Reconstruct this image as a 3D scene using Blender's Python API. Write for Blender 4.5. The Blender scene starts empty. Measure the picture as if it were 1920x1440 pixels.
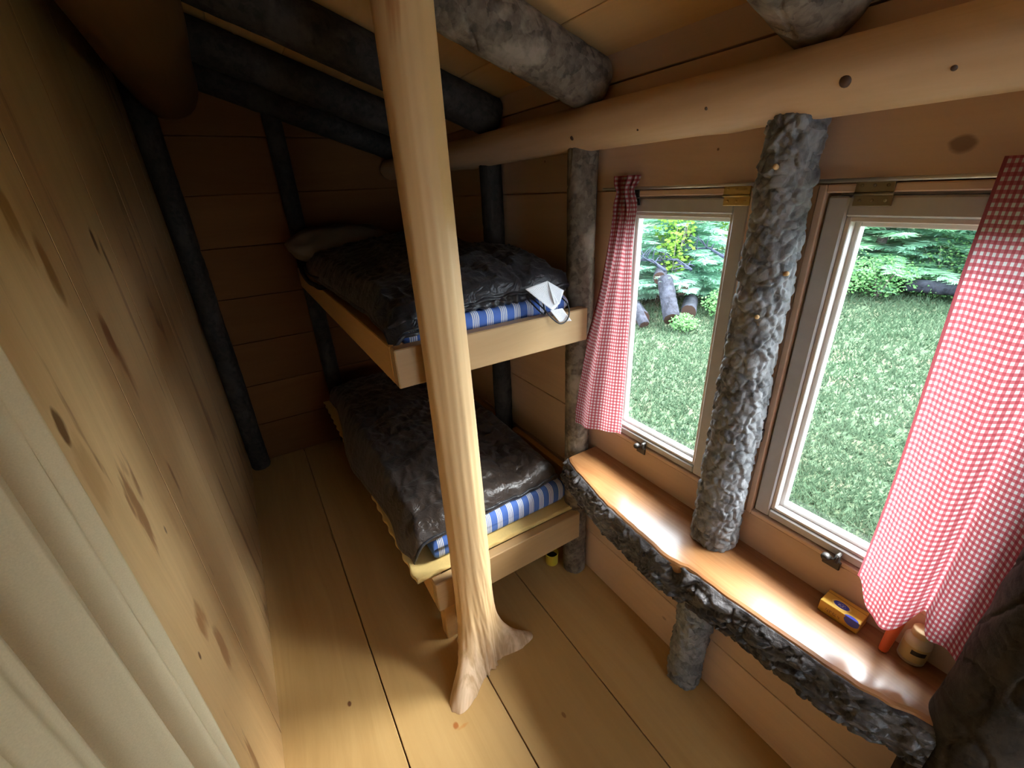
import bpy, bmesh, math, random
from math import sin, cos, pi, radians, exp, sqrt, atan2
from mathutils import Vector, Matrix, noise
import numpy as np

random.seed(7)
SC = bpy.context.scene
COL = SC.collection

# ------------------------------------------------------------------ helpers
def smooth(a, b, x):
    t = min(1, max(0, (x - a) / (b - a)))
    return t * t * (3 - 2 * t)

def tag(o, label, cat, group=None, kind=None):
    o['label'] = label
    o['category'] = cat
    if group: o['group'] = group
    if kind: o['kind'] = kind
    return o

def thing(name, loc, label, cat, group=None, kind=None):
    o = bpy.data.objects.new(name, None)
    o.empty_display_size = .05
    o.location = loc
    COL.objects.link(o)
    return tag(o, label, cat, group, kind)

class MB:
    """collects shapes given in world coordinates, links them as one mesh object"""
    def __init__(s):
        s.v = []; s.f = []; s.bv = []; s.uv = {}; s.sm = []
    def add(s, verts, faces, bv=0.0, smooth=False, uvs=None):
        k = len(s.v)
        s.v += [tuple(p) for p in verts]
        if uvs is not None:
            for i, u in enumerate(uvs): s.uv[k + i] = u
        for f in faces:
            s.f.append([k + i for i in f]); s.bv.append(bv); s.sm.append(smooth)
    def box(s, x0, x1, y0, y1, z0, z1, b=.002, bv=None):
        if bv is None: bv = random.random()
        b = min(b, (x1 - x0) * .3, (y1 - y0) * .3, (z1 - z0) * .3)
        c = ((x0 + x1) / 2, (y0 + y1) / 2, (z0 + z1) / 2)
        s.obox(c, (x1 - x0, y1 - y0, z1 - z0), None, b, bv)
    def obox(s, c, size, rot=None, b=.002, bv=None):
        if bv is None: bv = random.random()
        hx, hy, hz = [d / 2 for d in size]
        bm = bmesh.new()
        bmesh.ops.create_cube(bm, size=1)
        for v in bm.verts: v.co = Vector((v.co.x * 2 * hx, v.co.y * 2 * hy, v.co.z * 2 * hz))
        if b > 0:
            bmesh.ops.bevel(bm, geom=bm.edges[:], offset=b, segments=1, affect='EDGES', profile=.5)
        R = rot if rot is not None else Matrix.Identity(3)
        bm.verts.index_update()
        s.add([R @ v.co + Vector(c) for v in bm.verts], [[v.index for v in f.verts] for f in bm.faces], bv)
        bm.free()
    def tube(s, pts, rad, n=12, caps=True, bv=0.0):
        P = [Vector(p) for p in pts]
        R = rad if isinstance(rad, (list, tuple)) else [rad] * len(P)
        V = []; F = []
        T = [(P[min(i + 1, len(P) - 1)] - P[max(i - 1, 0)]).normalized() for i in range(len(P))]
        a = T[0].orthogonal().normalized()
        for i, p in enumerate(P):
            a = (a - T[i] * a.dot(T[i])).normalized()
            c = T[i].cross(a)
            for j in range(n):
                t = 2 * pi * j / n
                V.append(p + (a * cos(t) + c * sin(t)) * R[i])
        for i in range(len(P) - 1):
            for j in range(n):
                F.append([i * n + j, i * n + (j + 1) % n, (i + 1) * n + (j + 1) % n, (i + 1) * n + j])
        if caps:
            F.append(list(range(n))[::-1]); F.append([(len(P) - 1) * n + j for j in range(n)])
        s.add(V, F, bv, True)
    def lathe(s, base, prof, n=24, axis=None, bv=0.0):
        """prof: list of (r, h) along axis (default z)"""
        A = Vector(axis).normalized() if axis is not None else Vector((0, 0, 1))
        a = A.orthogonal().normalized(); c = A.cross(a)
        V = []; F = []
        for r, h in prof:
            for j in range(n):
                t = 2 * pi * j / n
                V.append(Vector(base) + A * h + (a * cos(t) + c * sin(t)) * r)
        m = len(prof)
        for i in range(m - 1):
            for j in range(n):
                F.append([i * n + j, i * n + (j + 1) % n, (i + 1) * n + (j + 1) % n, (i + 1) * n + j])
        F.append(list(range(n))[::-1]); F.append([(m - 1) * n + j for j in range(n)])
        s.add(V, F, bv, True)
    def grid(s, fn, nu, nv, closed_u=False, uvfn=None, bv=0.0):
        """fn(u, v) -> point, u and v in 0..1"""
        V = []; F = []; U = [] if uvfn else None
        cu = nu if closed_u else nu + 1
        for j in range(nv + 1):
            for i in range(cu):
                V.append(fn(i / nu, j / nv))
                if uvfn: U.append(uvfn(i / nu, j / nv))
        for j in range(nv):
            for i in range(nu):
                i2 = (i + 1) % cu
                F.append([j * cu + i, j * cu + i2, (j + 1) * cu + i2, (j + 1) * cu + i])
        s.add(V, F, bv, True, U)
    def build(s, name, mat, parent=None, recalc=True):
        off = Vector(parent.matrix_basis.translation) if parent is not None else Vector((0, 0, 0))
        p = parent
        while p is not None and p.parent is not None:
            p = p.parent; off += Vector(p.matrix_basis.translation)
        me = bpy.data.meshes.new(name)
        me.from_pydata([(x - off.x, y - off.y, z - off.z) for x, y, z in s.v], [], s.f)
        me.polygons.foreach_set('use_smooth', s.sm)
        at = me.attributes.new('bv', 'FLOAT', 'FACE')
        at.data.foreach_set('value', s.bv)
        if s.uv:
            ul = me.uv_layers.new(name='UVMap')
            for l in me.loops: ul.data[l.index].uv = s.uv.get(l.vertex_index, (0, 0))
        if recalc:
            bm = bmesh.new(); bm.from_mesh(me)
            bmesh.ops.recalc_face_normals(bm, faces=bm.faces[:])
            bm.to_mesh(me); bm.free()
        me.materials.append(mat)
        o = bpy.data.objects.new(name, me)
        COL.objects.link(o)
        if parent is not None: o.parent = parent
        return o

# ------------------------------------------------------------------ materials
class NT:
    def __init__(s, name):
        s.m = bpy.data.materials.new(name); s.m.use_nodes = True
        s.t = s.m.node_tree; s.t.nodes.clear()
        s.out = s.n('ShaderNodeOutputMaterial')
    def n(s, typ, **kw):
        nd = s.t.nodes.new(typ)
        for k, v in kw.items(): setattr(nd, k, v)
        return nd
    def l(s, a, b): s.t.links.new(a, b)
    def math(s, op, a, b=None, clamp=False):
        nd = s.n('ShaderNodeMath', operation=op, use_clamp=clamp)
        for i, x in enumerate((a, b)):
            if x is None: continue
            if isinstance(x, (int, float)): nd.inputs[i].default_value = x
            else: s.l(x, nd.inputs[i])
        return nd.outputs[0]
    def mix(s, f, a, b, mode='MIX'):
        nd = s.n('ShaderNodeMix', data_type='RGBA', blend_type=mode)
        for i, x in ((0, f), (6, a), (7, b)):
            if isinstance(x, (int, float)): nd.inputs[i].default_value = x
            elif isinstance(x, tuple): nd.inputs[i].default_value = (x + (1,))[:4]
            else: s.l(x, nd.inputs[i])
        return nd.outputs[2]
    def ramp(s, f, stops, interp='LINEAR'):
        nd = s.n('ShaderNodeValToRGB'); r = nd.color_ramp; r.interpolation = interp
        while len(r.elements) < len(stops): r.elements.new(.5)
        for e, (p, c) in zip(r.elements, stops):
            e.position = p
            e.color = (c, c, c, 1) if isinstance(c, (int, float)) else (c + (1,))[:4]
        s.l(f, nd.inputs[0]); return nd.outputs[0]
    def noise(s, vec, scale, detail=4, rough=.55, dist=0.0):
        nd = s.n('ShaderNodeTexNoise')
        nd.inputs['Scale'].default_value = scale; nd.inputs['Detail'].default_value = detail
        nd.inputs['Roughness'].default_value = rough; nd.inputs['Distortion'].default_value = dist
        s.l(vec, nd.inputs['Vector']); return nd.outputs[0]
    def map(s, vec, scale, loc=(0, 0, 0)):
        nd = s.n('ShaderNodeMapping'); nd.inputs['Scale'].default_value = scale
        nd.inputs['Location'].default_value = loc
        s.l(vec, nd.inputs[0]); return nd.outputs[0]
    def bsdf(s, color, rough=.5, spec=.5, metal=0, coat=0, coat_r=.1, bump=None, bump_s=.3, bump_d=.002, sheen=0):
        b = s.n('ShaderNodeBsdfPrincipled')
        for k, v in (('Base Color', color), ('Roughness', rough)):
            if isinstance(v, tuple): b.inputs[k].default_value = (v + (1,))[:4]
            elif isinstance(v, (int, float)): b.inputs[k].default_value = v
            else: s.l(v, b.inputs[k])
        b.inputs['Specular IOR Level'].default_value = spec
        b.inputs['Metallic'].default_value = metal
        b.inputs['Coat Weight'].default_value = coat
        b.inputs['Coat Roughness'].default_value = coat_r
        b.inputs['Sheen Weight'].default_value = sheen
        if bump is not None:
            bn = s.n('ShaderNodeBump'); bn.inputs['Strength'].default_value = bump_s
            bn.inputs['Distance'].default_value = bump_d
            s.l(bump, bn.inputs['Height']); s.l(bn.outputs[0], b.inputs['Normal'])
        return b
    def done(s, sh):
        s.l(sh.outputs[0] if hasattr(sh, 'outputs') else sh, s.out.inputs[0]); return s.m

def plain(name, col, rough=.5, metal=0, spec=.5, bumpscale=None):
    k = NT(name)
    co = k.n('ShaderNodeTexCoord').outputs['Object']
    nz = k.noise(co, bumpscale or 40, 3)
    c = k.mix(.25, col, k.mix(nz, tuple(x * .6 for x in col), tuple(min(1, x * 1.3) for x in col)))
    return k.done(k.bsdf(c, rough, spec, metal, bump=nz, bump_s=.15, bump_d=.001))

def wood(name, light, dark, axis, rough=.45, coat=0.0, coat_r=.15, across=16, along=.9, knots=.78, knotc=(.10, .04, .015),
         stain=0.0, stainc=(.22, .09, .03), var=.25, spec=.4, contrast=1.0, knot_sc=4.0, fine=.3, det=5, spots=(), plane=(1, 2), pale=None):
    k = NT(name)
    tc = k.n('ShaderNodeTexCoord').outputs['Object']
    at = k.n('ShaderNodeAttribute', attribute_name='bv')
    cx = k.n('ShaderNodeCombineXYZ')
    for i, mlt in enumerate((17.3, 9.1, 23.7)): k.l(k.math('MULTIPLY', at.outputs['Fac'], mlt), cx.inputs[i])
    va = k.n('ShaderNodeVectorMath', operation='ADD'); k.l(tc, va.inputs[0]); k.l(cx.outputs[0], va.inputs[1])
    vec = va.outputs[0]
    def sc(a, c): return tuple(a if i == axis else c for i in range(3))
    warp = k.noise(k.map(vec, sc(.8, 3)), 1, 2)
    wv = k.n('ShaderNodeVectorMath', operation='MULTIPLY_ADD')
    wc = k.n('ShaderNodeCombineXYZ')
    for i in range(3): k.l(warp, wc.inputs[i])
    k.l(wc.outputs[0], wv.inputs[0]); wv.inputs[1].default_value = sc(0, .22); k.l(vec, wv.inputs[2])
    v2 = wv.outputs[0]
    g1 = k.noise(k.map(v2, sc(along, across)), 1, det, .6, .3)
    g2 = k.noise(k.map(v2, sc(along * 2.5, across * 7)), 1, 3, .6)
    big = k.noise(k.map(vec, sc(.7, 2.4)), 1, 2)
    lo, hi = .5 - .22 / contrast, .5 + .22 / contrast
    f = k.ramp(k.math('ADD', k.math('MULTIPLY', g1, 1 - fine), k.math('MULTIPLY', g2, fine)), [(lo, 0), (hi, 1)])
    c = k.mix(f, dark, light)
    c = k.mix(k.math('MULTIPLY', k.ramp(big, [(.35, 0), (.7, 1)]), .35), c, tuple(d * .85 for d in dark))
    if stain:
        sn = k.noise(k.map(vec, sc(1.1, 6.5), (3, 1, 2)), 1, 4, .55, .8)
        c = k.mix(k.ramp(sn, [(.66 - stain, 0), (.70 - stain, .85)]), c, stainc)
    if knots < 1:
        vo = k.n('ShaderNodeTexVoronoi'); vo.inputs['Scale'].default_value = knot_sc
        k.l(k.map(v2, sc(.55, 1)), vo.inputs['Vector'])
        gate = k.math('GREATER_THAN', k.n('ShaderNodeSeparateColor').outputs[0], knots)
        sep = gate.node.inputs[0].links[0].from_node
        k.l(vo.outputs['Color'], sep.inputs[0])
        kf = k.math('MULTIPLY', k.ramp(vo.outputs['Distance'], [(.045, 1), (.10, .25), (.2, 0)]), gate)
        c = k.mix(kf, c, knotc)
    if spots:
        sx = k.n('ShaderNodeSeparateXYZ'); k.l(tc, sx.inputs[0])
        wob = k.math('MULTIPLY', k.math('SUBTRACT', k.noise(k.map(tc, sc(9, 34)), 1, 4), .5), 2.6)
        for (p, q, rp, rq, st, col) in spots:
            u = k.math('DIVIDE', k.math('SUBTRACT', sx.outputs[plane[0]], p), rp)
            v = k.math('DIVIDE', k.math('SUBTRACT', sx.outputs[plane[1]], q), rq)
            d = k.math('ADD', k.math('ADD', k.math('MULTIPLY', u, u), k.math('MULTIPLY', v, v)), wob)
            c = k.mix(k.ramp(d, [(.25, st), (.95, 0)]), c, col)
    if pale:      # weathered, paler root wood low on a post
        sx = k.n('ShaderNodeSeparateXYZ'); k.l(tc, sx.inputs[0])
        h = k.math('ADD', sx.outputs[2], k.math('MULTIPLY', g1, .25))
        c = k.mix(k.ramp(h, [(.20, .75), (.45, 0)]), c, k.mix(k.ramp(g2, [(.4, 0), (.62, 1)]), (pale[0] * .55, pale[1] * .48, pale[2] * .4), pale))
    vv = k.n('ShaderNodeHueSaturation'); k.l(c, vv.inputs['Color'])
    k.l(k.math('ADD', k.math('MULTIPLY', k.math('SUBTRACT', at.outputs['Fac'], .5), var), 1), vv.inputs['Value'])
    return k.done(k.bsdf(vv.outputs[0], rough, spec, coat=coat, coat_r=coat_r, bump=g2, bump_s=.25, bump_d=.0012))

def bark(name, dark, mid, lichen, cell=(38, 38, 38), amt=.45, rough=.8, bump_d=.004, spec=.35):
    k = NT(name)
    tc = k.n('ShaderNodeTexCoord').outputs['Object']
    vo = k.n('ShaderNodeTexVoronoi'); vo.inputs['Scale'].default_value = 1
    wp = k.noise(tc, 14, 3)
    va = k.n('ShaderNodeVectorMath', operation='MULTIPLY_ADD')
    cc = k.n('ShaderNodeCombineXYZ')
    for i in range(3): k.l(wp, cc.inputs[i])
    k.l(cc.outputs[0], va.inputs[0]); va.inputs[1].default_value = (.03, .03, .03); k.l(tc, va.inputs[2])
    k.l(k.map(va.outputs[0], cell), vo.inputs['Vector'])
    n1 = k.noise(tc, 55, 5, .65); n2 = k.noise(tc, 9, 4, .6)
    sep = k.n('ShaderNodeSeparateColor'); k.l(vo.outputs['Color'], sep.inputs[0])
    c = k.mix(k.ramp(sep.outputs[0], [(.1, 0), (.95, 1)]), dark, mid)
    c = k.mix(k.math('MULTIPLY', k.ramp(n1, [(.4, 0), (.7, 1)]), .5), c, tuple(x * 1.5 for x in mid))
    c = k.mix(k.math('MULTIPLY', k.ramp(n2, [(.5, 0), (.62, 1)]), amt), c, lichen)
    h = k.math('ADD', k.math('MULTIPLY', vo.outputs['Distance'], -.5), k.math('MULTIPLY', n1, .8))
    return k.done(k.bsdf(c, rough, spec, bump=h, bump_s=.8, bump_d=bump_d))

M = {}
PINE_L, PINE_D = (.62, .37, .145), (.47, .245, .08)
M['floor'] = wood('floor_pine', (.53, .345, .14), (.39, .23, .08), 1, spots=((-.061, 1.027, .007, .010, .95, (.13, .05, .02)), (.205, .779, .010, .012, .9, (.32, .10, .02)), (.222, .765, .02, .007, .7, (.42, .18, .04)), (-.10, .80, .005, .008, .8, (.2, .09, .03)), (.50, .62, .006, .01, .8, (.2, .09, .03))), plane=(0, 1), rough=.38, coat=.25, coat_r=.25, across=9, along=.5, knots=.9, var=.22, knot_sc=3)
M['wall_left'] = wood('partition_pine', (.70, .47, .22), (.48, .285, .115), 2, spec=.3, spots=(
    (.752, 1.235, .016, .03, .9, (.13, .06, .02)), (.765, 1.15, .03, .07, .55, (.40, .22, .08)), (.93, 1.50, .022, .10, .8, (.30, .14, .03)), (.985, 1.415, .022, .06, .9, (.24, .11, .025)),
    (1.33, 1.435, .014, .035, .95, (.12, .05, .02)), (1.37, 1.40, .012, .05, .8, (.15, .06, .02)), (1.13, 1.27, .022, .06, .9, (.24, .09, .035)), (.895, .70, .035, .055, .8, (.28, .12, .04)),
    (.93, .56, .030, .07, .75, (.28, .12, .045)), (.70, .895, .012, .04, .9, (.17, .075, .025)), (1.0, .92, .02, .10, .5, (.36, .19, .07)), (.935, .915, .006, .012, .95, (.12, .05, .02)), (.80, .70, .006, .010, .95, (.12, .05, .02))),
    rough=.4, across=11, along=.55, knots=.8, stain=.06, stainc=(.26, .12, .045), var=.15, coat=.1, coat_r=.3)
M['wall_y'] = wood('wall_pine', (.72, .535, .40), (.58, .42, .30), 1, spots=((.257, 1.533, .017, .014, .9, (.20, .12, .08)), (.66, 1.56, .004, .004, .9, (.12, .06, .03)), (1.30, 1.58, .004, .005, .9, (.12, .06, .03)), (.62, .11, .012, .010, .7, (.25, .15, .1))), rough=.5, across=11, along=.6, knots=.85, var=.25)
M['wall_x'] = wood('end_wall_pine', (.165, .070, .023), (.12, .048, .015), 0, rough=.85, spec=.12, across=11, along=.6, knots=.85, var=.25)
M['ceiling'] = wood('ceiling_pine', (.82, .55, .25), (.68, .42, .17), 1, rough=.5, across=10, along=.5, knots=.85, var=.2)
M['bunk_x'] = wood('bunk_pine_x', (.50, .335, .17), (.40, .25, .11), 0, rough=.42, across=14, along=.8, knots=.8, var=.1, knotc=(.25, .1, .035), knot_sc=7)
M['bunk_y'] = wood('bunk_pine_y', (.68, .43, .18), (.54, .31, .11), 1, rough=.42, across=14, along=.8, knots=.85, var=.1, knot_sc=7)
M['post'] = wood('peeled_cedar', (.80, .55, .29), (.65, .41, .18), 2, rough=.5, across=5.5, along=.9, fine=.10, det=2.2, knots=.85, knotc=(.3, .12, .05), var=.0, pale=(.74, .58, .43), contrast=.9, knot_sc=9, stain=.085, stainc=(.44, .19, .065))
M['log_y'] = wood('peeled_spruce', (.70, .50, .31), (.56, .37, .205), 1, rough=.5, across=14, along=.8, knots=.85, knotc=(.06, .03, .015), var=0, knot_sc=6)
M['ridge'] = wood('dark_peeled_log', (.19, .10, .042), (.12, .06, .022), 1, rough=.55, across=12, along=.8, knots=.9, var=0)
M['shelf'] = wood('varnished_slab', (.38, .19, .075), (.22, .085, .028), 1, rough=.30, coat=1.0, coat_r=.20, contrast=1.6, across=17, along=1.0, knots=.92, var=0)
M['seam_shade'] = plain('dark_seam_shade', (.085, .045, .02), .9)
M['sash'] = plain('grey_white_paint', (.50, .51, .52), .4)
M['bead'] = plain('white_paint', (.80, .79, .78), .35)
M['brass'] = plain('brass', (.55, .38, .12), .4, .8)
M['dark_hinge'] = plain('dark_steel', (.030, .026, .022), .5, .0)
M['dull_hinge'] = plain('dull_brass', (.22, .18, .10), .5, .6)
M['rod'] = plain('rod_steel', (.62, .60, .55), .3, .6)
M['bark_scaly'] = bark('scaly_bark', (.075, .079, .083), (.21, .215, .222), (.42, .43, .44), amt=.35)
M['bark_edge'] = bark('dark_live_edge', (.020, .018, .018), (.070, .065, .065), (.30, .295, .31), cell=(60, 34, 90), amt=.30, rough=.33, bump_d=.006)
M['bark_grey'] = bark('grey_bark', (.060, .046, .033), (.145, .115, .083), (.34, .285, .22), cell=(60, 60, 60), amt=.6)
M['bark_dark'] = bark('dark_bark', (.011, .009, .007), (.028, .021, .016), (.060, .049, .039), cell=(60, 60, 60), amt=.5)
M['wood_end'] = plain('log_end', (.16, .12, .085), .7)
M['stub'] = plain('cut_branch', (.65, .42, .2), .6)

def glass_mat():
    k = NT('window_glass')
    fr = k.n('ShaderNodeFresnel'); fr.inputs[0].default_value = 1.45
    t = k.n('ShaderNodeBsdfTransparent'); t.inputs[0].default_value = (.97, .98, .97, 1)
    g = k.n('ShaderNodeBsdfGlossy'); g.inputs['Roughness'].default_value = .0
    bf = k.n('ShaderNodeNewGeometry').outputs['Backfacing']      # one reflection per pane: the outer face only lets light through
    fac = k.math('MULTIPLY', fr.outputs[0], k.math('SUBTRACT', 1, bf))
    mx = k.n('ShaderNodeMixShader'); k.l(fac, mx.inputs[0]); k.l(t.outputs[0], mx.inputs[1]); k.l(g.outputs[0], mx.inputs[2])
    return k.done(mx)
M['glass'] = glass_mat()

def gingham():
    k = NT('red_gingham')
    uv = k.n('ShaderNodeTexCoord').outputs['UV']
    sp = k.n('ShaderNodeSeparateXYZ'); k.l(uv, sp.inputs[0])
    P = .0109
    def st(a):
        fr = k.math('FRACT', k.math('DIVIDE', a, P))
        return k.math('LESS_THAN', fr, .5)
    a, b = st(sp.outputs[0]), st(sp.outputs[1])
    s = k.math('MULTIPLY', k.math('ADD', a, b), .5)
    weave = k.noise(uv, 900, 2)
    c = k.ramp(s, [(0, (.50, .48, .47)), (.5, (.36, .075, .09)), (1, (.26, .010, .022))])
    hem = k.math('LESS_THAN', sp.outputs[0], .006)
    c = k.mix(hem, c, (.22, .010, .02))
    c = k.mix(.15, c, k.mix(weave, (.2, .06, .06), (.55, .5, .5)))
    d = k.n('ShaderNodeBsdfDiffuse'); k.l(c, d.inputs[0])
    t = k.n('ShaderNodeBsdfTranslucent'); k.l(c, t.inputs[0])
    mx = k.n('ShaderNodeMixShader'); mx.inputs[0].default_value = .5
    k.l(d.outputs[0], mx.inputs[1]); k.l(t.outputs[0], mx.inputs[2])
    return k.done(mx)
M['gingham'] = gingham()

def cloth(name, col, transl=.25, sc=600):
    k = NT(name)
    co = k.n('ShaderNodeTexCoord').outputs['Object']
    nz = k.noise(co, sc, 2)
    c = k.mix(nz, tuple(x * .85 for x in col), tuple(min(1, x * 1.08) for x in col))
    b = k.bsdf(c, .9, .1, bump=nz, bump_s=.2, bump_d=.0006)
    t = k.n('ShaderNodeBsdfTranslucent'); k.l(c, t.inputs[0])
    mx = k.n('ShaderNodeMixShader'); mx.inputs[0].default_value = transl
    k.l(b.outputs[0], mx.inputs[1]); k.l(t.outputs[0], mx.inputs[2])
    return k.done(mx)
M['white_cloth'] = cloth('undyed_cloth', (.70, .585, .37))
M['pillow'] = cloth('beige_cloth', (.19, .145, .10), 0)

def ticking():
    k = NT('blue_ticking')
    co = k.n('ShaderNodeTexCoord').outputs['Object']
    sp = k.n('ShaderNodeSeparateXYZ'); k.l(co, sp.inputs[0])
    fr = k.math('FRACT', k.math('DIVIDE', sp.outputs[0], .046))
    fine = k.math('FRACT', k.math('MULTIPLY', fr, 8.0))
    white = k.math('MULTIPLY', k.math('LESS_THAN', fr, .5), k.math('LESS_THAN', fine, .62))
    c = k.mix(white, (.085, .17, .50), (.72, .74, .76))
    nz = k.noise(co, 500, 2)
    return k.done(k.bsdf(c, .85, .15, bump=nz, bump_s=.15, bump_d=.0008))
M['ticking'] = ticking()

def nylon(name, col, rough):
    k = NT(name)
    co = k.n('ShaderNodeTexCoord').outputs['Object']
    nz = k.noise(co, 26, 4, .55, 1.6)
    n2 = k.noise(co, 9, 3)
    c = k.mix(n2, tuple(x * .8 for x in col), tuple(x * 1.2 for x in col))
    return k.done(k.bsdf(c, rough, .5, bump=nz, bump_s=.7, bump_d=.008, sheen=.1))
M['bag_brown'] = nylon('brown_nylon', (.042, .031, .025), .30)
M['bag_black'] = nylon('black_nylon', (.016, .016, .020), .38)
M['cord'] = plain('black_cord', (.012, .012, .014), .6)
M['foam'] = plain('yellow_foam', (.66, .47, .17), .9, bumpscale=120)
M['ply'] = plain('plywood', (.38, .25, .12), .6)
M['soap'] = None

# ------------------------------------------------------------------ the room
FX = .945          # face of the window wall
LX = -.26          # face of the partition
EY = 2.80          # face of the end wall
BY = -1.6
ZR = lambda x: 1.805 + .34 * (FX - x)      # underside of the roof boards

# floor: wide boards running the length of the room
mb = MB()
seams = [.047 + .3105 * i for i in range(-2, 4)]
for i in range(len(seams) - 1):
    x0, x1 = seams[i], seams[i + 1]
    x0 = max(x0, LX - .03); x1 = min(x1, FX + .02)
    if x1 - x0 < .02: continue
    mb.box(x0 + .0018, x1 - .0018, BY, EY + .02, -.03, 0, .0015, bv=[.1, .55, .75, .35, .6, .3][i % 6])
mb.box(LX - .05, FX + .08, BY - .05, EY + .05, -.10, -.03, 0, bv=.5)
o = mb.build('floor', M['floor']); tag(o, 'wide yellow pine floor boards running the length of the cabin', 'floor', kind='structure')

# partition on the left: vertical boards
mb = MB()
ys = [BY, -1.45, -1.25, -1.0, -.6, -.15, .26, .668, 1.06, 1.46, 1.86, 2.25, 2.62, EY]
for i in range(len(ys) - 1):
    dx = 0
    mb.box(LX - .03, LX - dx * (1 if i > 7 else .3), ys[i] + (.0037 if i == 7 else .0022), ys[i + 1] - (.0037 if i == 6 else .0022), 0, 2.24, .0008, bv=[.3, .8, .5, .65, .45, .9, .6, .7, .62, .3, .5, .4, .6][i])
mb.box(LX - .06, LX - .03, BY, EY, -.1, 2.25, 0, bv=.2)
o = mb.build('wall_left', M['wall_left']); tag(o, 'partition of wide vertical pine boards with brown sap streaks', 'wall', kind='structure')
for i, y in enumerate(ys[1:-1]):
    jb = MB(); jw = .0035 if i == 6 else .0020  # dark strips imitate the shadow in the gaps between boards
    jb.box(LX - .028, LX - .0004, y - jw, y + jw, 0, 2.24, 0); jb.build('seam_shade', M['seam_shade'], o)

# end wall: horizontal boards
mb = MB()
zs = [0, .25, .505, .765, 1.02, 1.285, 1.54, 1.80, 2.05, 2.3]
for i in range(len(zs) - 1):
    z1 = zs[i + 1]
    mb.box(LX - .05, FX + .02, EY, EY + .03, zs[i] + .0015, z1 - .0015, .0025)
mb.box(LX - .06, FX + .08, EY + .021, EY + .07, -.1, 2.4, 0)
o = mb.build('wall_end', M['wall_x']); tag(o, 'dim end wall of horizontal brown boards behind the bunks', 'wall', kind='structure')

# wall behind the viewer, with an unseen window added to light the room from there
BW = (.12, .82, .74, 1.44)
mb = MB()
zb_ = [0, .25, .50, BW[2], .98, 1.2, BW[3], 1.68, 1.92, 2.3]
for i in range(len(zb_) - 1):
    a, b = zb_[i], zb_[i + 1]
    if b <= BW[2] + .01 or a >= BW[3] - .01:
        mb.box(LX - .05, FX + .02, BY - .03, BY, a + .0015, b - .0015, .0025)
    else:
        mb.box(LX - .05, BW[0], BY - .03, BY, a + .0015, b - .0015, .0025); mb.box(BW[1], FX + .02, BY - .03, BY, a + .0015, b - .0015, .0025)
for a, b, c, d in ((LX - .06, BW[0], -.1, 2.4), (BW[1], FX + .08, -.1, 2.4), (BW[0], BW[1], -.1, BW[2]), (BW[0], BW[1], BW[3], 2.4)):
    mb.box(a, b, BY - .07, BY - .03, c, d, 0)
o = mb.build('wall_back', M['wall_x']); tag(o, 'back wall of horizontal brown boards with an added window', 'wall', kind='structure')

# window wall
posts_y = [-1.10, -.575, -.045, .483, 1.05, 1.60, 2.15, 2.70]
WIN = [(.57, .95), (.0, .42)]           # sash outer edges in y
WZ0, WZ1 = .737, 1.463
def winbay(y0, y1):
    for w in WIN:
        if w[0] >= y0 - .1 and w[1] <= y1 + .1: return w
    return None
mb = MB()
rows = [0, .20, .46, .722, .975, 1.23, 1.483, 1.74, 2.0]
edges = [BY] + posts_y + [EY]
for i in range(len(edges) - 1):
    y0, y1 = edges[i], edges[i + 1]
    w = winbay(y0, y1)
    for j in range(len(rows) - 1):
        if w and .7 < rows[j] < 1.4: continue
        z1 = min(rows[j + 1], 1.93)
        mb.box(FX, FX + .025, y0 + .001, y1 - .001, rows[j] + .002, z1 - .002, .001, bv=random.Random(j * 7 + (i > 4)).random())
    if w:   # boards beside the casing
        for a, b in ((y0, w[0] - .018), (w[1] + .018, y1)):
            mb.box(FX, FX + .025, a, b, .722, 1.483, .002, bv=.3)
# outer sheathing with the same openings
cuts = sorted((w[0] - .018, w[1] + .018) for w in WIN)
yy = BY - .05
for a, b in cuts:
    mb.box(FX + .025, FX + .085, yy, a, -.1, 2.0, 0); yy = b
    mb.box(FX + .025, FX + .085, a, b, -.1, .722, 0)
    mb.box(FX + .025, FX + .085, a, b, 1.483, 2.0, 0)
mb.box(FX + .025, FX + .085, yy, EY + .06, -.1, 2.0, 0)
o = mb.build('wall_right', M['wall_y']); tag(o, 'reddish board wall holding the two windows', 'wall', kind='structure')

# sloping ceiling boards
mb = MB()
ang = math.atan(.34); R = Matrix.Rotation(ang, 3, 'Y')
xs = [1.25, 1.02, .80, .57, .34, .11, -.12, -.35, -.5]
for i in range(len(xs) - 1):
    xc = (xs[i] + xs[i + 1]) / 2; L = (xs[i] - xs[i + 1]) / cos(ang)
    mb.obox((xc + sin(ang) * .0125, (BY + EY) / 2, ZR(xc) + .0125 * cos(ang)), (L - .003, EY - BY + .2, .025), R, .002, bv=[.5, .5, .7, .8, .55, .4, .6, .3][i])
xc = .37
mb.obox((xc + sin(ang) * .045, (BY + EY) / 2, ZR(xc) + .05), (1.95, EY - BY + .3, .03), R, 0)
o = mb.build('ceiling', M['ceiling']); tag(o, 'sloping ceiling of honey-coloured boards laid over the rafters', 'ceiling', kind='structure')

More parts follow.
